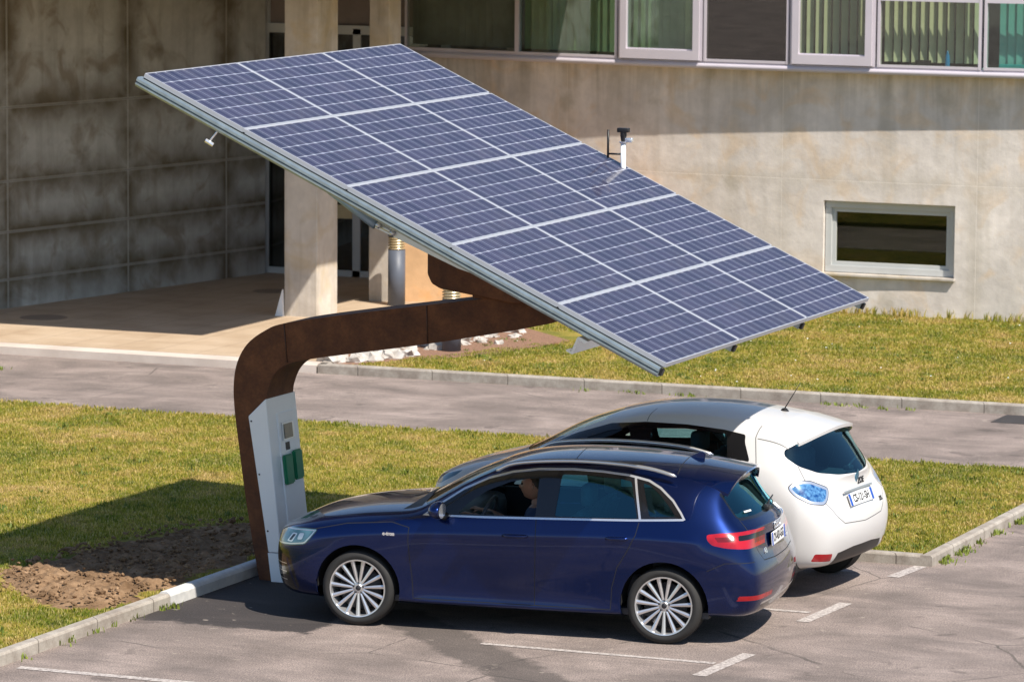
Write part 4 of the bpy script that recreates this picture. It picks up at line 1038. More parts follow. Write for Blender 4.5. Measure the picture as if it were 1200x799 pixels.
# ---- blue hatchback
BL=[
 [(-.80,0,.22),(-.78,.45,.22),(-.82,.52,.29),(-0.832,.56,.42),(-0.838,.57,.55),(-0.832,.57,.63),(-0.810,.56,.69),(-.81,.52,.725),(-.79,.42,.745),(-.775,.25,.76),(-.77,0,.77)],
 [(-.70,0,.19),(-.67,.66,.19),(-.68,.745,.26),(-.70,.77,.42),(-.70,.78,.56),(-.68,.775,.665),(-.65,.75,.745),(-.65,.70,.785),(-.63,.54,.82),(-.61,.28,.85),(-.60,0,.86)],
 [(-.45,0,.18),(-.45,.76,.19),(-.45,.86,.25),(-.45,.89,.42),(-.45,.895,.58),(-.45,.885,.72),(-.44,.86,.80),(-.43,.79,.845),(-.42,.64,.88),(-.40,.33,.915),(-.40,0,.925)],
 [(0,0,.17),(0,.76,.18),(0,.865,.24),(0,.895,.42),(0,.905,.60),(0,0.905,0.785),(0,.87,.86),(0,.81,.905),(0,.66,.945),(0,.34,.975),(0,0,.985)],
 [(.36,0,.17),(.36,.76,.18),(.36,.87,.24),(.36,.88,.40),(.36,.90,.62),(.36,0.905,0.805),(.36,.875,.895),(.36,.82,.94),(.36,.68,.975),(.34,.35,1.0),(.32,0,1.005)],
 [(.52,0,.17),(.52,.76,.18),(.52,.888,.235),(.52,.866,.33),(.52,.898,.62),(.52,0.905,0.815),(.52,.872,.925),(.52,.825,.965),(.52,.72,.995),(.49,.36,1.065),(.47,0,1.075)],
 [(.80,0,.17),(.80,.76,.18),(.80,.888,.235),(.80,.866,.33),(.80,.898,.63),(.80,0.905,0.825),(.80,.87,.945),(.80,.84,.985),(.80,.735,1.165),(.80,.38,1.245),(.80,0,1.265)],
 [(1.15,0,.17),(1.15,.76,.18),(1.15,.888,.235),(1.15,.866,.33),(1.15,.898,.64),(1.15,0.905,0.835),(1.15,.868,.96),(1.15,.845,1.0),(1.15,.67,1.335),(1.15,.35,1.395),(1.15,0,1.41)],
 [(1.5,0,.17),(1.5,.76,.18),(1.5,.888,.235),(1.5,.866,.33),(1.5,.898,.65),(1.5,0.905,0.845),(1.5,.868,.975),(1.5,.848,1.015),(1.5,.645,1.405),(1.5,.34,1.450),(1.5,0,1.465)],
 [(2.0,0,.17),(2.0,.76,.18),(2.0,.888,.235),(2.0,.866,.33),(2.0,.900,.66),(2.0,0.908,0.865),(2.0,.870,.99),(2.0,.850,1.03),(2.0,.64,1.415),(2.0,.34,1.460),(2.0,0,1.475)],
 [(2.40,0,.17),(2.40,.76,.18),(2.40,.88,.24),(2.40,.885,.40),(2.40,.905,.67),(2.40,0.915,0.875),(2.40,.868,1.0),(2.40,.838,1.045),(2.40,.628,1.39),(2.40,.34,1.445),(2.40,0,1.46)],
 [(2.75,0,.18),(2.75,.76,.19),(2.75,.87,.25),(2.75,.89,.42),(2.75,.908,.67),(2.75,.912,.875),(2.75,.850,1.01),(2.75,.812,1.08),(2.75,.605,1.345),(2.75,.35,1.42),(2.75,0,1.435)],
 [(2.98,0,.2),(2.98,.74,.21),(2.98,.84,.27),(2.98,.875,.42),(2.98,.895,.67),(2.98,.895,.87),(2.98,.805,1.01),(2.98,.742,1.098),(2.97,.580,1.285),(2.99,.40,1.385),(3.0,0,1.40)],
 [(3.12,0,.2),(3.12,.72,.21),(3.12,.82,.27),(3.12,.865,.42),(3.12,.885,.66),(3.11,.87,.86),(3.09,.775,1.0),(3.07,.715,1.078),(3.04,.568,1.235),(3.09,.42,1.345),(3.11,0,1.36)],
 [(3.20,0,.2),(3.20,.71,.21),(3.20,.80,.27),(3.20,.85,.42),(3.20,.87,.66),(3.19,.85,.86),(3.16,.745,.985),(3.13,.69,1.048),(3.08,.562,1.17),(3.07,.42,1.29),(3.08,0,1.31)],
 [(3.27,0,.21),(3.27,.69,.22),(3.27,.78,.28),(3.28,.82,.43),(3.28,.84,.65),(3.265,.80,.86),(3.24,.71,.955),(3.22,.655,.985),(3.21,.575,1.01),(3.265,.38,1.03),(3.285,0,1.04)],
 [(3.34,0,.23),(3.34,.64,.24),(3.35,.73,.30),(3.37,.775,.44),(3.36,.79,.63),(3.325,.75,.78),(3.30,.69,.90),(3.29,.64,.94),(3.31,.55,.965),(3.345,.34,.98),(3.36,0,.985)],
 [(3.38,0,.26),(3.38,.56,.27),(3.405,.64,.33),(3.435,.68,.46),(3.42,.69,.62),(3.35,.66,.74),(3.335,.61,.85),(3.335,.56,.90),(3.35,.46,.935),(3.375,.30,.95),(3.385,0,.955)]]
capF=[(-.81,.22),(-.865,.29),(-.90,.42),(-.905,.55),(-.895,.62),(-.875,.69),(-.87,.73),(-.84,.745),(-.81,.76)]
capR=[(3.42,.265),(3.45,.33),(3.49,.46),(3.475,.62),(3.415,.72),(3.405,.82),(3.405,.88),(3.40,.92),(3.395,.945)]
bm=shell(BL,(capF,capR),[(6,4,10,.30),(8,6,10,.25),(5,2,12,.75),(2,2,14,.5),(10,12,13,.0)])
CY=R(6.73); BC=Vector((0,0,0))
# wheel origin: car centre line is .87 m from the outer wheel face
def car_root(name,ox,oy,yaw,label,cat): 
    e=empty(name,(ox,oy,0),yaw,label,cat); return e
blue=car_root('hatchback_car',-.87*math.sin(CY),.87*math.cos(CY),CY,'dark blue five door hatchback with silver multi spoke wheels and a driver inside','car')
gx=[(.555,.960),(.66,1.045),(.87,1.185),(1.08,1.283),(1.28,1.340),(1.50,1.372),(1.80,1.385),(2.05,1.378),(2.28,1.358),(2.45,1.322),(2.56,1.27),(2.68,1.18),(2.76,1.09),(2.80,1.035),(2.78,1.025),(2.35,1.005),(1.7,.985),(1.1,.967)]
gl_in=offset_poly(gx,.016)
SEAMB=[(1.545,1.0),(1.55,.82),(1.545,.60),(1.54,.42),(1.54,.27)]
front_open=rounded([(.86,.992),(.95,1.085),(1.10,1.185),(1.28,1.258),(1.42,1.288),(1.525,1.298),(1.535,1.0)],.02)
rear_door_gl=rounded([(1.70,1.012),(1.715,1.335),(1.95,1.338),(2.20,1.322),(2.305,1.305),(2.40,1.028)],.02)
quarter=rounded([(2.50,1.045),(2.405,1.295),(2.47,1.275),(2.56,1.215),(2.66,1.12),(2.715,1.055)],.02)
regs=[]
def add(part,mk,poly,A=AX,Bv=AZ,fl=side_f): regs.append((part,mk,poly,A,Bv,fl))
hi=lambda f: side_f(f) and wf_(f).z>.9
for P_ in strip_polys([(.455,.86),(.45,.74),(.462,.60),(.48,.45),(.49,.27)],.007)+strip_polys(SEAMB,.007)+strip_polys([(2.42,1.0),(2.40,.90),(2.33,.76),(2.245,.62),(2.20,.45),(2.19,.27)],.007): add('body','seam',P_)
for P_ in strip_polys([(.49,.265),(2.19,.265)],.008): add('body','seam',P_)
for P_ in strip_polys([(.455,.86),(.30,.895),(-.1,.86),(-.42,.79)],.007): add('body','seam',P_,fl=side_f)
add('body','seam',rounded([(2.86,.82),(3.0,.82),(3.0,.70),(2.86,.70)],.03)) if False else None
# fuel flap not visible; fender text added later
add('window_trim','chrome',gx,fl=hi); add('side_pillar_trim','blackg',gl_in,fl=hi)
add(None,'x',front_open,fl=lambda f: hi(f) and wf_(f).y<0); add('side_window','gclear',front_open,fl=lambda f: hi(f) and wf_(f).y>0)
add('side_window','gcar',rear_door_gl,fl=hi); add('side_window','gcar',quarter,fl=hi)
for P_ in strip_polys([(2.425,1.02),(2.33,1.34)],.018): add('window_trim','chrome',P_,fl=hi)
# windscreen (front projection) and rear window
ws=rounded([(-.69,1.025),(-.62,1.20),(-.555,1.335),(-.30,1.372),(.30,1.372),(.555,1.335),(.62,1.20),(.69,1.025),(.35,1.055),(0,1.065),(-.35,1.055)],.03)
add('windscreen','gclear',ws,AY,AZ,lambda f: .35<wf_(f).x<1.25 and abs(wf_(f).y)<.71)
rw=rounded([(-.57,1.245),(-.585,1.10),(-.60,1.035),(-.35,1.03),(0,1.035),(.35,1.03),(.60,1.035),(.585,1.10),(.57,1.245),(.3,1.275),(-.3,1.275)],.03)
RF=lambda f: wf_(f).x>3.03 and f.normal.x>.1 and f.normal.z>-.3
add('body','blackg',offset_poly(rw,-.022),AY,AZ,RF); add('rear_window','gcar',rw,AY,AZ,RF)
# tailgate seams
for sg in (-1,1):
    for P_ in strip_polys([(sg*.60,1.02),(sg*.635,.95),(sg*.62,.86),(sg*.56,.76),(sg*.50,.685),(sg*.2,.67)],.008): add('body','seam',P_,AY,AZ,lambda f: wf_(f).x>3.15)
for P_ in strip_polys([(-.2,.67),(.2,.67)],.008): add('body','seam',P_,AY,AZ,lambda f: wf_(f).x>3.15)
add('body','recess',rounded([(-.30,.72),(-.30,.90),(.30,.90),(.30,.72)],.02),AY,AZ,lambda f: wf_(f).x>3.2) if False else None
# tail lamps (side projection + limit on the rear face)
tl=rounded([(2.985,.925),(3.10,.938),(3.30,.942),(3.5,.93),(3.5,.805),(3.32,.808),(3.15,.822),(3.04,.842),(2.995,.88)],.02)
TF=lambda f: abs(wf_(f).y)>.36 and wf_(f).x>2.9
add('tail_lamp','tred',tl,fl=TF); add('tail_lamp','tdark',offset_poly(tl,.030),fl=lambda f: TF(f) and abs(wf_(f).y)<.60)
add('tail_lamp','tdark',rounded([(3.05,.905),(3.21,.912),(3.21,.872),(3.08,.868)],.01),fl=TF); add('tail_lamp','blackg',rounded([(3.23,.915),(3.4,.915),(3.4,.875),(3.24,.875)],.01),fl=TF)
fg=rounded([(3.02,.425),(3.55,.425),(3.55,.385),(3.04,.385)],.01); add('rear_reflector','tred',fg,fl=lambda f: .38<abs(wf_(f).y)<.82 and wf_(f).x>3.05)
add('rear_diffuser','blackg',[(-.66,.20),(-.60,.345),(.60,.345),(.66,.20)],AY,AZ,lambda f: wf_(f).x>3.3)
add('body','brush',[(-.62,.335),(-.60,.352),(.60,.352),(.62,.335)],AY,AZ,lambda f: wf_(f).x>3.3)
for P_ in strip_polys([(3.0,.63),(3.15,.70),(3.36,.70)],.006): add('body','seam',P_)
# front: headlamps, grille, intakes
hl=rounded([(-1.0,.62),(-1.0,.745),(-.70,.775),(-.50,.790),(-.36,.795),(-.40,.74),(-.47,.665),(-.60,.645),(-.75,.63)],.02)
HF=lambda f: abs(wf_(f).y)>.45 and wf_(f).x<-.2 and f.normal.z<.8
add('head_lamp','blackg',offset_poly(hl,-.008),fl=HF); add('head_lamp','hl',hl,fl=HF); add('head_lamp','brush',offset_poly(hl,.006),fl=HF); add('head_lamp','hl',offset_poly(hl,.015),fl=HF)
add('head_lamp','brush',rounded([(-.60,.745),(-.55,.745),(-.60,.67),(-.66,.67)],.012),fl=HF); add('head_lamp','blackg',rounded([(-.595,.735),(-.565,.735),(-.61,.68),(-.64,.68)],.01),fl=HF)
add('head_lamp','brush',rounded([(-.53,.75),(-.48,.755),(-.50,.70),(-.55,.695)],.015),fl=HF)
FF=lambda f: wf_(f).x<-.66
add('grille','blackg',rounded([(-.40,.36),(-.45,.60),(-.40,.71),(.40,.71),(.45,.60),(.40,.36)],.04),AY,AZ,FF)
for k in range(6): add('grille','chrome',[(-.40,.40+k*.05),(-.40,.408+k*.05),(.40,.408+k*.05),(.40,.40+k*.05)],AY,AZ,FF)
IF=lambda f: abs(wf_(f).y)>.46 and wf_(f).x<-.52
add('air_intake','blackg',rounded([(-1.0,.60),(-.64,.60),(-.60,.50),(-.53,.30),(-.56,.255),(-1.0,.255)],.02),fl=IF)
for P_ in strip_polys([(-.655,.53),(-.625,.44),(-.56,.275)],.016): add('air_intake','body',P_,fl=IF)
for k in range(3): add('air_intake','brush',[(-1.0,.335+k*.07),(-1.0,.342+k*.07),(-.66,.342+k*.07),(-.66,.335+k*.07)],fl=IF)
add('body','black',[(-.8,.205),(-.8,.235),(.8,.235),(.8,.205)],AY,AZ,FF)
# hood shut line on top
for P_ in strip_polys([(-.60,-.60),(-.3,-.70),(.0,-.735),(.35,-.745)],.008)+strip_polys([(-.60,.60),(-.3,.70),(.0,.735),(.35,.745)],.008): add('body','seam',P_,AX,AY,lambda f: wf_(f).x<.4 and wf_(f).z>.7 and f.normal.z>.4)
# cowl black strip, roof joints, panoramic roof
add('body','black',[(.33,-.66),(.41,-.35),(.39,0),(.41,.35),(.33,.66),(.43,.66),(.49,.35),(.46,0),(.49,-.35),(.43,-.66)][0:5]+[(.50,.66),(.52,.35),(.52,0),(.52,-.35),(.50,-.66)],AX,AY,lambda f: wf_(f).z<1.07 and f.normal.z>.3 and wf_(f).z>.9)
for P_ in strip_polys([(1.78,-.55),(1.74,0),(1.78,.55)],.008)+strip_polys([(2.66,-.53),(2.64,0),(2.66,.53)],.008): add('body','seam',P_,AX,AY,lambda f: wf_(f).z>1.3)
mats_b={'body':M['blue'],'seam':M['ink'],'chrome':M['chrome'],'blackg':M['black_gloss'],'black':M['black'],'gcar':M['glass_car'],'gclear':M['glass_clear'],'tred':M['tail_red'],'tdark':M['tail_dark'],'hl':M['headlamp'],'brush':M['brushed'],'x':M['black']}
archb=[(0,.317,.372),(2.636,.317,.372)]
bvh_b=BVHTree.FromBMesh(bm)
ob=split_parts(bm,regs,mats_b,blue,'body',archb,None,None); bm.free()
for x in (0,2.636):
    wheel('wheel',blue,x,-.865,.317,.243,.21,15,-1); wheel('wheel',blue,x,.865,.317,.243,.21,15,1)
    well(blue,x,-.85,-.56,.378,.317); well(blue,x,.85,.56,.378,.317)
# interior
b=bmesh.new(); box(b,.3,3.0,-.80,.80,.22,.27); box(b,.45,.85,-.76,.76,.55,.95,0,.08); box(b,.85,1.7,-.13,.13,.27,.55,0,.03); box(b,2.95,3.0,-.6,.6,.27,.9); box(b,2.55,2.98,-.62,.62,.84,.87)
new_obj('cabin_trim',b,M['interior'],blue,50)
for yy in (-.38,.38): seat(blue,1.42,yy)
b=bmesh.new(); box(b,2.05,2.5,-.60,.60,.32,.52,0,.05); box(b,2.46,2.62,-.60,.60,.5,1.02,0,.05); rs=new_obj('rear_bench',b,M['seat'],blue,50)
for yy in (-.36,.36): 
    b=bmesh.new(); box(b,2.53,2.61,yy-.12,yy+.12,1.02,1.16,0,.03); new_obj('headrest',b,M['seat'],rs,50)
b=bmesh.new(); Ms=Matrix.Translation((.98,-.38,.90))@Matrix.Rotation(R(-68),4,'Y')
pth=[Ms@Vector((.185*math.cos(2*math.pi*k/24),.185*math.sin(2*math.pi*k/24),0)) for k in range(25)]; tube(b,pth,.016,8,cap=False)
for a in (0,math.pi,-math.pi/2+math.pi): tube(b,[Ms@Vector((0,0,-.01)),Ms@Vector((.18*math.cos(a+math.pi/2),.18*math.sin(a+math.pi/2),0))],.014,6)
ico(b,Ms@Vector((0,0,-.01)),.06,2,(1,1,1)); tube(b,[(.92,-.38,.87),(.70,-.38,.75)],.03,8); new_obj('steering_wheel',b,simple('steering_grip',(.05,.05,.055),.45),blue,60)
# mirrors
def mirror(root,x,y,z,sg,paint,s=1.0):
    b=bmesh.new(); g=bmesh.ops.create_icosphere(b,subdivisions=3,radius=1)
    for v in g['verts']:
        c_=v.co.copy(); c_.x=c_.x if c_.x<.35 else .35; v.co=Vector((x+c_.x*.085*s,y+sg*.02+c_.y*.115*s,z+c_.z*.075*s*(1-.15*c_.y*sg)))
    m_=new_obj('door_mirror',b,paint,root,50)
    b=bmesh.new(); tube(b,[(x,y-sg*.06,z-.055),(x+.02,y-sg*.14,z-.07)],[.03,.035],8); new_obj('mirror_foot',b,M['black'],m_,50)
    b=bmesh.new(); g=bmesh.ops.create_circle(b,cap_ends=True,segments=24,radius=1)
    for v in g['verts']: v.co=Vector((x+.033*s,y+sg*.02+v.co.x*.10*s,z+v.co.y*.062*s))
    new_obj('mirror_glass',b,M['chrome'],m_); return m_
mirror(blue,.74,-.965,1.03,-1,M['blue']); mirror(blue,.74,.965,1.03,1,M['blue'])
# door handles
for (x,z) in ((1.375,.835),(2.25,.86)):
    for sg in (-1,1):
        b=bmesh.new(); tube(b,[(x-.11,sg*.895,z),(x-.06,sg*.915,z+.002),(x+.06,sg*.915,z+.004),(x+.11,sg*.895,z+.004)],[.012,.017,.017,.012],8); new_obj('door_handle',b,M['blue'],blue,60)
# roof rails, fin, spoiler, wiper, badges, plate
for sg in (-1,1):
    b=bmesh.new(); pth=smooth_path([(1.14,1.335),(1.30,1.405),(1.7,1.443),(2.1,1.443),(2.45,1.415),(2.68,1.36)],5)
    tube(b,[(x,sg*(.655-.03*math.sin((x-1.14)/1.54*3.14)),z) for x,z in pth],[.006]+[.017]*(len(pth)-2)+[.006],8); new_obj('roof_rail',b,M['brushed'],blue,60)
b=bmesh.new(); prism(b,[(2.60,-.012,1.42),(2.76,-.012,1.41),(2.77,-.010,1.47),(2.73,-.008,1.485)],(0,.024,0)); bmesh.ops.bevel(b,geom=list(b.edges),offset=.008,segments=2,affect='EDGES'); new_obj('roof_fin',b,M['blue'],blue,50)
def make_spoiler(bvh,root,mat,x0,x1,tip,ymax,curve,droop,th):
    b=bmesh.new(); prev=None; N_=16
    for q in range(N_+1):
        y=-ymax+2*ymax*q/N_; u=abs(y)/ymax
        za=bvh.ray_cast(Vector((x0,y,3)),Vector((0,0,-1)))[0].z+.004; xb=x1-curve*.5*u**3; zb_=bvh.ray_cast(Vector((xb,y,3)),Vector((0,0,-1)))[0].z+.005
        xt=tip-curve*u**3; sl=(zb_-za)/(xb-x0); zt=zb_+sl*(xt-xb)-droop*u**3
        row=[b.verts.new(p) for p in ((x0,y,za),(xb,y,zb_),(xt,y,zt),(xt-.006,y,zt-th),(xb-.02,y,zb_-th*1.8),(x0,y,za-.02))]
        if prev:
            for i in range(6): b.faces.new((prev[i],prev[(i+1)%6],row[(i+1)%6],row[i]))
        else: b.faces.new(row[::-1])
        prev=row
    b.faces.new(prev); bmesh.ops.recalc_face_normals(b,faces=b.faces); return new_obj('spoiler',b,mat,root,30)
make_spoiler(bvh_b,blue,M['blue'],2.80,2.98,3.17,.57,.07,.02,.022)
b=bmesh.new(); tube(b,[(3.30,.0,1.045),(3.285,.12,1.075),(3.265,.36,1.09)],[.014,.009,.006],6); box(b,3.27,3.32,-.04,.05,1.02,1.065,0,.01); new_obj('rear_wiper',b,M['black'],blue,60)
mx=rear_matrix(bvh_b,0,.815,off=.012); plate(blue,mx,'CV-431-GG')
for k in range(4):
    mk_=rear_matrix(bvh_b,-.078+.052*k,.915,off=.006); b=bmesh.new()
    tube(b,[mk_@Vector((.033*math.cos(2*math.pi*q/20),.033*math.sin(2*math.pi*q/20),0)) for q in range(21)],.0055,6,cap=False); new_obj('ring_emblem',b,M['chrome'],blue,60)
text_mesh('badge','A3',.06,M['chrome'],blue,rear_matrix(bvh_b,-.40,.745,off=.003),.003,bold=.002)
text_mesh('badge','e-tron',.045,M['chrome'],blue,rear_matrix(bvh_b,.42,.76,off=.003),.003,bold=.002)
Mf=Matrix.Translation((.28,-.9035,.80))@Matrix.Rotation(R(90),4,'X'); text_mesh('badge','e-tron',.04,M['chrome'],blue,Mf,.003,bold=.003)
mk_=rear_matrix(bvh_b,-.42,1.065,off=.006); b=bmesh.new(); box(b,-.06,.06,-.008,.008,0,.002); b.transform(mk_); new_obj('sticker',b,M['plate'],blue)

# ---- driver
def skin_fig(name, pts, edges, mats, parent=None, sub=2):
    me=bpy.data.meshes.new(name); me.from_pydata([p[0] for p in pts],edges,[]); o=bpy.data.objects.new(name,me); COL.objects.link(o)
    md=o.modifiers.new('k','SKIN'); md.use_smooth_shade=True
    for i,p in enumerate(pts):
        r_=p[1]; me.skin_vertices[0].data[i].radius=(r_,r_) if not isinstance(r_,tuple) else r_
    me.skin_vertices[0].data[0].use_root=True
    ms=o.modifiers.new('s','SUBSURF'); ms.levels=sub; ms.render_levels=sub
    dg=bpy.context.evaluated_depsgraph_get(); dg.update(); m2=bpy.data.meshes.new_from_object(o.evaluated_get(dg)); bpy.data.objects.remove(o)
    m2.materials.clear(); 
    for m_ in mats: m2.materials.append(m_)
    for p in m2.polygons: p.use_smooth=True
    return link(bpy.data.objects.new(name,m2),parent)
dr=empty('person',(0,0,0),0,'driver with short brown hair and navy shirt at the wheel of the blue car','person')
dr.location=blue.location+Vector((-.15*math.cos(CY),-.15*math.sin(CY),-.03)); dr.rotation_euler=blue.rotation_euler
dy=-.38
P_=[((1.50,dy,.56),(.15,.12)),((1.54,dy,.72),(.15,.12)),((1.58,dy,.90),(.17,.12)),((1.59,dy,1.00),(.13,.09)),((1.58,dy,1.06),(.055,.055)),((1.555,dy,1.12),(.052,.055)),
    ((1.58,dy-.19,.96),.062),((1.42,dy-.24,.76),.050),((1.16,dy-.16,.92),.036),((1.07,dy-.14,.95),.034),
    ((1.58,dy+.19,.96),.062),((1.42,dy+.24,.76),.050),((1.16,dy+.16,.92),.036),((1.07,dy+.14,.95),.034),
    ((1.38,dy-.11,.53),.085),((1.02,dy-.13,.60),.065),((.84,dy-.12,.33),.05),((1.38,dy+.11,.53),.085),((1.02,dy+.13,.60),.065),((.84,dy+.12,.33),.05)]
E_=[(0,1),(1,2),(2,3),(3,4),(4,5),(3,6),(6,7),(7,8),(8,9),(3,10),(10,11),(11,12),(12,13),(0,14),(14,15),(15,16),(0,17),(17,18),(18,19)]
body=skin_fig('body',P_,E_,[M['skin'],M['shirt']],dr)
for p in body.data.polygons:
    c_=p.center; p.material_index=0 if (c_.z>1.045 or (c_.x<1.30 and c_.z>.80)) else 1
# head: shaped ellipsoid with brow, nose, lips, chin and ears
b=bmesh.new(); g=bmesh.ops.create_icosphere(b,subdivisions=5,radius=1); hc=Vector((1.53,dy,1.215))
for v in b.verts:
    c_=v.co.copy(); x,y,z=c_       # face looks towards -x
    sx_=.098; sy_=.075*(1-.16*max(0,-z)); sz_=.118
    q=Vector((x*sx_,y*sy_,z*sz_))
    if x<0:
        nose=math.exp(-((y/.16)**2))*math.exp(-(((z+.08)/.20)**2)); q.x-=.026*nose*(1.0 if z<.05 else .7)
        q.x+=.012*math.exp(-(((abs(y)-.38)/.17)**2))*math.exp(-(((z-.12)/.12)**2))      # eye sockets
        q.x-=.007*math.exp(-((y/.30)**2))*math.exp(-(((z+.40)/.07)**2)); q.x-=.006*math.exp(-((y/.28)**2))*math.exp(-(((z+.52)/.06)**2))
        q.x-=.014*math.exp(-((y/.30)**2))*math.exp(-(((z+.80)/.16)**2)); q.x-=.005*math.exp(-((y/.5)**2))*math.exp(-(((z-.28)/.08)**2))
    if z<-.3 and x>0: q.x*=1-.35*(-z-.3)
    v.co=hc+q
for sg in (-1,1):
    g=bmesh.ops.create_icosphere(b,subdivisions=2,radius=1)
    for v in g['verts']: v.co=hc+Vector((.012+v.co.x*.018,sg*(.074+.004*v.co.x)+v.co.y*.009,-.005+v.co.z*.031))
head=new_obj('head',b,M['skin'],dr,180)
b=bmesh.new(); g=bmesh.ops.create_icosphere(b,subdivisions=5,radius=1)
dl=[]
for v in b.verts:
    x,y,z=v.co; off=1.10+.05*noise.noise(v.co*9)
    if z< .42+(-x*.55 if x<0 else -x*1.1) : dl.append(v)
    v.co=hc+Vector((x*.098*off,y*.076*off,z*.120*off))
bmesh.ops.delete(b,geom=dl,context='VERTS'); new_obj('hair',b,M['hair'],head,180)
b=bmesh.new()
for sg in (-1,1): ico(b,hc+Vector((-.086,sg*.028,.014)),.011,2)
new_obj('eye',b,M['ink'],head,180)
# hands on the wheel: palm, four curled fingers and a thumb
for sg in (-1,1):
    w0=Vector((1.05,dy+sg*.15,.96)); pts=[(w0+Vector((.05,0,0)),.022),(w0,(.026,.018)),(w0+Vector((-.06,0,.01)),(.034,.016))]; ed=[(0,1),(1,2)]
    for f_ in range(4):
        y_=(f_-1.5)*.019; ln=(.026,.030,.028,.022)[f_]; i0=len(pts)
        pts+=[(w0+Vector((-.075,y_,.018)),.0095),(w0+Vector((-.075-ln,y_,.008)),.0088),(w0+Vector((-.078-ln,y_,-.018)),.0082),(w0+Vector((-.060-ln*.6,y_,-.032)),.0075)]
        ed+=[(2,i0),(i0,i0+1),(i0+1,i0+2),(i0+2,i0+3)]
    i0=len(pts); pts+=[(w0+Vector((-.03,-sg*.030,.006)),.011),(w0+Vector((-.055,-sg*.045,-.005)),.010),(w0+Vector((-.075,-sg*.040,-.022)),.0085)]; ed+=[(1,i0),(i0,i0+1),(i0+1,i0+2)]
    skin_fig('hand',pts,ed,[M['skin']],dr,1)

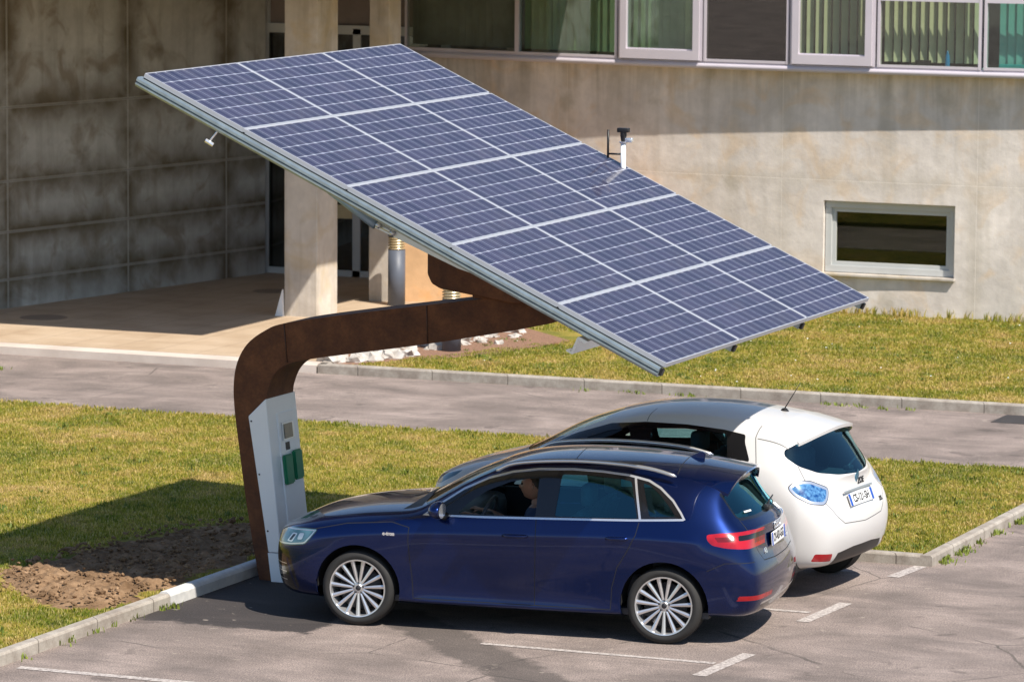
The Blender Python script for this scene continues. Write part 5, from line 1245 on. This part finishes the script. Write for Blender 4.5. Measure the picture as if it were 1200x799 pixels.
# ---- white electric hatchback
ZW=[
 [(-.72,0,.24),(-.72,.45,.24),(-.76,.52,.31),(-.80,.56,.44),(-.81,.57,.58),(-.80,.57,.68),(-.77,.55,.76),(-.74,.52,.80),(-.71,.42,.83),(-.69,.25,.85),(-.68,0,.86)],
 [(-.60,0,.2),(-.60,.64,.2),(-.62,.74,.27),(-.64,.78,.44),(-.64,.79,.6),(-.62,.78,.72),(-.59,.74,.82),(-.57,.68,.86),(-.54,.52,.90),(-.52,.28,.925),(-.51,0,.935)],
 [(-.35,0,.19),(-.35,.74,.2),(-.35,.83,.26),(-.35,.86,.44),(-.35,.865,.62),(-.35,.855,.78),(-.34,.82,.89),(-.33,.76,.93),(-.31,.62,.97),(-.29,.33,.995),(-.28,0,1.005)],
 [(0,0,.18),(0,.74,.19),(0,.84,.25),(0,.865,.44),(0,.875,.64),(0,.865,.82),(0,.835,.95),(0,.78,.99),(0,.64,1.03),(0,.34,1.06),(0,0,1.07)],
 [(.30,0,.18),(.30,.74,.19),(.30,.85,.25),(.30,.855,.42),(.30,.87,.66),(.30,.865,.85),(.30,.835,.985),(.30,.79,1.03),(.30,.68,1.10),(.28,.36,1.19),(.26,0,1.21)],
 [(.60,0,.18),(.60,.74,.19),(.60,.855,.25),(.60,.85,.42),(.60,.868,.67),(.60,.865,.87),(.60,.83,1.01),(.60,.80,1.06),(.60,.69,1.25),(.58,.36,1.36),(.56,0,1.38)],
 [(1.0,0,.18),(1.0,.74,.19),(1.0,.86,.25),(1.0,.848,.42),(1.0,.866,.68),(1.0,.865,.89),(1.0,.83,1.035),(1.0,.80,1.085),(1.0,.655,1.42),(1.0,.35,1.50),(1.0,0,1.52)],
 [(1.4,0,.18),(1.4,.74,.19),(1.4,.86,.25),(1.4,.848,.42),(1.4,.866,.69),(1.4,.865,.91),(1.4,.83,1.055),(1.4,.80,1.11),(1.4,.63,1.50),(1.4,.34,1.57),(1.4,0,1.59)],
 [(1.85,0,.18),(1.85,.74,.19),(1.85,.86,.25),(1.85,.85,.42),(1.85,.87,.70),(1.85,.875,.93),(1.85,.83,1.08),(1.85,.80,1.14),(1.85,.615,1.515),(1.85,.34,1.585),(1.85,0,1.60)],
 [(2.2,0,.19),(2.2,.74,.20),(2.2,.855,.26),(2.2,.865,.44),(2.2,.885,.71),(2.2,.89,.95),(2.2,.845,1.11),(2.2,.80,1.19),(2.2,.605,1.48),(2.2,.34,1.555),(2.2,0,1.575)],
 [(2.55,0,.2),(2.55,.74,.21),(2.55,.85,.27),(2.55,.875,.46),(2.55,.895,.72),(2.55,.895,.96),(2.55,.845,1.13),(2.55,.775,1.23),(2.55,.60,1.44),(2.55,.34,1.52),(2.55,0,1.54)],
 [(2.78,0,.22),(2.78,.72,.23),(2.78,.83,.29),(2.78,.865,.48),(2.78,.885,.72),(2.78,.88,.95),(2.76,.81,1.12),(2.74,.74,1.22),(2.73,.60,1.40),(2.78,.36,1.485),(2.80,0,1.505)],
 [(2.92,0,.24),(2.92,.70,.25),(2.92,.80,.31),(2.92,.85,.50),(2.92,.865,.72),(2.90,.85,.93),(2.86,.77,1.09),(2.82,.70,1.18),(2.81,.585,1.34),(2.90,.38,1.445),(2.93,0,1.465)],
 [(2.97,0,.25),(2.97,.69,.26),(2.97,.78,.32),(2.98,.83,.50),(2.98,.85,.72),(2.95,.83,.92),(2.91,.75,1.07),(2.875,.68,1.15),(2.83,.58,1.30),(2.865,.38,1.385),(2.88,0,1.41)],
 [(3.06,0,.26),(3.06,.66,.27),(3.06,.74,.33),(3.08,.78,.51),(3.08,.80,.72),(3.04,.77,.90),(2.99,.69,1.03),(2.97,.62,1.08),(2.98,.53,1.13),(3.03,.36,1.17),(3.05,0,1.18)],
 [(3.12,0,.28),(3.12,.60,.29),(3.13,.68,.35),(3.16,.71,.52),(3.16,.72,.71),(3.11,.68,.86),(3.06,.61,.97),(3.045,.56,1.01),(3.06,.47,1.05),(3.10,.32,1.08),(3.12,0,1.09)],
 [(3.15,0,.31),(3.15,.52,.32),(3.18,.58,.38),(3.22,.60,.53),(3.21,.60,.70),(3.15,.56,.84),(3.11,.50,.94),(3.10,.46,.98),(3.11,.38,1.02),(3.145,.26,1.045),(3.155,0,1.055)]]
zF=[(-.79,.25),(-.84,.31),(-.88,.44),(-.885,.58),(-.87,.68),(-.83,.76),(-.80,.80),(-.76,.83),(-.73,.85)]
zR=[(3.18,.315),(3.22,.38),(3.27,.53),(3.255,.70),(3.20,.82),(3.175,.91),(3.17,.96),(3.165,1.0),(3.16,1.035)]
bm=shell(ZW,(zF,zR),[(6,4,12,.3),(8,6,12,.3)])
ZY=R(-5.0)
zoe=empty('electric_car',(.11,3.68,0),ZY,'white compact electric car with a blue grey reflecting roof parked behind the blue car','car')
regs=[]
zg=rounded([(.20,1.06),(.45,1.185),(.72,1.30),(1.05,1.405),(1.40,1.445),(1.80,1.450),(2.15,1.430),(2.37,1.400),(2.385,1.34),(2.475,1.20),(2.46,1.175),(2.15,1.165),(1.6,1.115),(1.1,1.075),(.6,1.05)],.02)
add('side_pillar_trim','blackg',zg,fl=hi)
add('side_window','gclear',rounded([(.50,1.085),(.75,1.225),(.78,1.09)],.02),fl=hi)
add('side_window','gclear',rounded([(.84,1.09),(.84,1.27),(1.05,1.345),(1.25,1.385),(1.36,1.12)],.02),fl=hi)
add('side_window','gdark',rounded([(1.50,1.13),(1.47,1.395),(1.80,1.415),(2.20,1.395),(2.26,1.20)],.03),fl=hi)
for P_ in strip_polys([(1.42,1.08),(1.42,.8),(1.42,.27)],.008)+strip_polys([(1.41,1.45),(1.405,1.50),(1.40,1.60)],.008)+strip_polys([(2.47,1.47),(2.47,1.38),(2.53,1.22),(2.57,1.10),(2.50,.95),(2.40,.80),(2.26,.68),(2.16,.5),(2.14,.27)],.008): add('body','seam',P_,fl=lambda f: side_f(f))
zws=rounded([(-.66,1.10),(-.60,1.25),(-.52,1.42),(-.30,1.49),(.30,1.49),(.52,1.42),(.60,1.25),(.66,1.10),(.35,1.11),(0,1.12),(-.35,1.11)],.03)
add('windscreen','gclear',zws,AY,AZ,lambda f: .0<wf_(f).x<1.05 and abs(wf_(f).y)<.7)
zrw=rounded([(-.70,1.235),(-.66,1.16),(-.52,1.095),(-.30,1.06),(0,1.045),(.30,1.06),(.52,1.095),(.66,1.16),(.70,1.235),(.66,1.30),(.55,1.345),(.3,1.39),(0,1.40),(-.3,1.39),(-.55,1.345),(-.66,1.30)],.03)
ZRF=lambda f: wf_(f).x>2.62 and f.normal.x>.12 and f.normal.z>-.2
add('rear_window','gdark',zrw,AY,AZ,ZRF); add('body','blackg',[p for p in zrw],AY,AZ,lambda f: False)
# edge of glass painted black
# tailgate outline and reflector / lower bumper
for sg in (-1,1):
    for P_ in strip_polys([(sg*.66,1.16),(sg*.70,1.02),(sg*.62,.86),(sg*.50,.72),(sg*.40,.655),(0,.63)],.008): add('body','seam',P_,AY,AZ,lambda f: wf_(f).x>2.8)
    for P_ in strip_polys([(sg*.64,1.30),(sg*.655,1.38),(sg*.60,1.46)],.008): add('body','seam',P_,AY,AZ,lambda f: wf_(f).x>2.5)
    add('rear_reflector','tred',rounded([(sg*.55,.335),(sg*.56,.405),(sg*.74,.42),(sg*.74,.35)],.015),AY,AZ,lambda f: wf_(f).x>2.9)
# lamps: diamond shape on the corner, projected along the diagonal
dA=Vector((-.55,.84,0)).normalized()
for sg in (-1,1):
    A_=Vector((.62,-sg*.0+0,0)); A_=Vector((.60,sg*-.80,0)).normalized() if sg<0 else Vector((.60,-.80,0)).normalized()
    # coordinate along the surface round the corner: x*.6 - sg*y*.8 decreasing to the centre
    A_=Vector((.60,-sg*.80,0))
    c0=.60*2.93-.80*.72
    u0=c0-.005
    lampo=rounded([(u0-.125,.995),(u0-.04,1.050),(u0+.10,1.040),(u0+.29,.965),(u0+.255,.885),(u0+.19,.84),(u0+.04,.86),(u0-.08,.925)],.035)
    LF=(lambda s_: (lambda f: wf_(f).y*s_>.38 and wf_(f).x>2.6 and f.normal.x>.1))(sg)
    add('tail_lamp','blackg',offset_poly(lampo,-.006),A_,AZ,LF); add('tail_lamp','chrome',lampo,A_,AZ,LF); add('tail_lamp','tblue',offset_poly(lampo,.022),A_,AZ,LF)
add('rear_diffuser','black',[(-.56,.2),(-.47,.40),(-.2,.425),(.2,.425),(.47,.40),(.56,.2)],AY,AZ,lambda f: wf_(f).x>3.0)
add('head_lamp','hl',rounded([(-1.0,.72),(-.70,.86),(-.45,.93),(-.30,.95),(-.42,.85),(-.62,.75)],.02),fl=HF)
for P_ in strip_polys([(-.5,-.55),(0,-.70),(.2,-.74)],.008)+strip_polys([(-.5,.55),(0,.70),(.2,.74)],.008): add('body','seam',P_,AX,AY,lambda f: wf_(f).x<.3 and wf_(f).z>.8 and f.normal.z>.4)
mats_z=dict(mats_b); mats_z.update({'body':M['white'],'gdark':M['glass_dark'],'tblue':M['tail_blue'],'seam':simple('grey_shut_line',(.12,.12,.12),.6)})
bvh_z=BVHTree.FromBMesh(bm)
split_parts(bm,regs,mats_z,zoe,'body',[(0,.305,.345),(2.588,.305,.345)],None,None); bm.free()
for x in (0,2.588):
    wheel('wheel',zoe,x,-.845,.305,.215,.2,5,-1); wheel('wheel',zoe,x,.845,.305,.215,.2,5,1)
    well(zoe,x,-.84,-.56,.35,.305); well(zoe,x,.84,.56,.35,.305)
b=bmesh.new(); box(b,.3,2.9,-.76,.76,.24,.30); box(b,.35,.85,-.72,.72,.6,1.0,0,.08); box(b,2.45,2.9,-.55,.55,.95,.98); new_obj('cabin_trim',b,M['interior'],zoe,50)
for yy in (-.36,.36): seat(zoe,1.35,yy,.42)
b=bmesh.new(); box(b,2.0,2.4,-.58,.58,.42,.62,0,.05); box(b,2.36,2.52,-.58,.58,.6,1.16,0,.05); rs=new_obj('rear_bench',b,M['seat'],zoe,50)
for yy in (-.34,.34):
    b=bmesh.new(); box(b,2.44,2.52,yy-.12,yy+.12,1.16,1.32,0,.03); new_obj('headrest',b,M['seat'],rs,50)
mirror(zoe,.72,-.93,1.13,-1,M['white']); mirror(zoe,.72,.93,1.13,1,M['white'])
mx=rear_matrix(bvh_z,0,.83,off=.012); plate(zoe,mx,'CS-121-SH')
b=bmesh.new(); box(b,-.31,.31,-.008,.010,0,.014,0,.004); b.transform(rear_matrix(bvh_z,0,.905,off=.0)); new_obj('plate_lamp_bar',b,M['brushed'],zoe)
text_mesh('badge','ZOE',.075,M['rimdark'],zoe,rear_matrix(bvh_z,.10,.965,off=.003),.003,bold=.002)
text_mesh('badge','Z.E.',.05,M['rimdark'],zoe,rear_matrix(bvh_z,.46,.76,off=.003),.003,bold=.002)
b=bmesh.new(); prism(b,[(-.035,0,0),(0,-.06,0),(.035,0,0),(0,.06,0)],(0,0,.01)); b.transform(rear_matrix(bvh_z,0,1.015,off=.0)); new_obj('diamond_emblem',b,simple('blue_chrome',(.10,.30,.45),.2,.8),zoe)
b=bmesh.new(); box(b,3.03,3.10,-.03,.06,1.06,1.10,0,.01); tube(b,[(3.06,.02,1.09),(3.04,.15,1.115),(3.0,.36,1.14)],[.014,.010,.006],6); new_obj('rear_wiper',b,M['black'],zoe,60)
b=bmesh.new(); lathe(b,[(0.0,.03),(.02,.028),(.045,.0)],Matrix.Translation((2.45,0,1.535)),16); tube(b,[(2.45,0,1.56),(2.60,0,1.80)],[.006,.003],6); new_obj('roof_aerial',b,M['black'],zoe,60)
make_spoiler(bvh_z,zoe,M['white'],2.62,2.84,3.00,.55,.16,.03,.03)
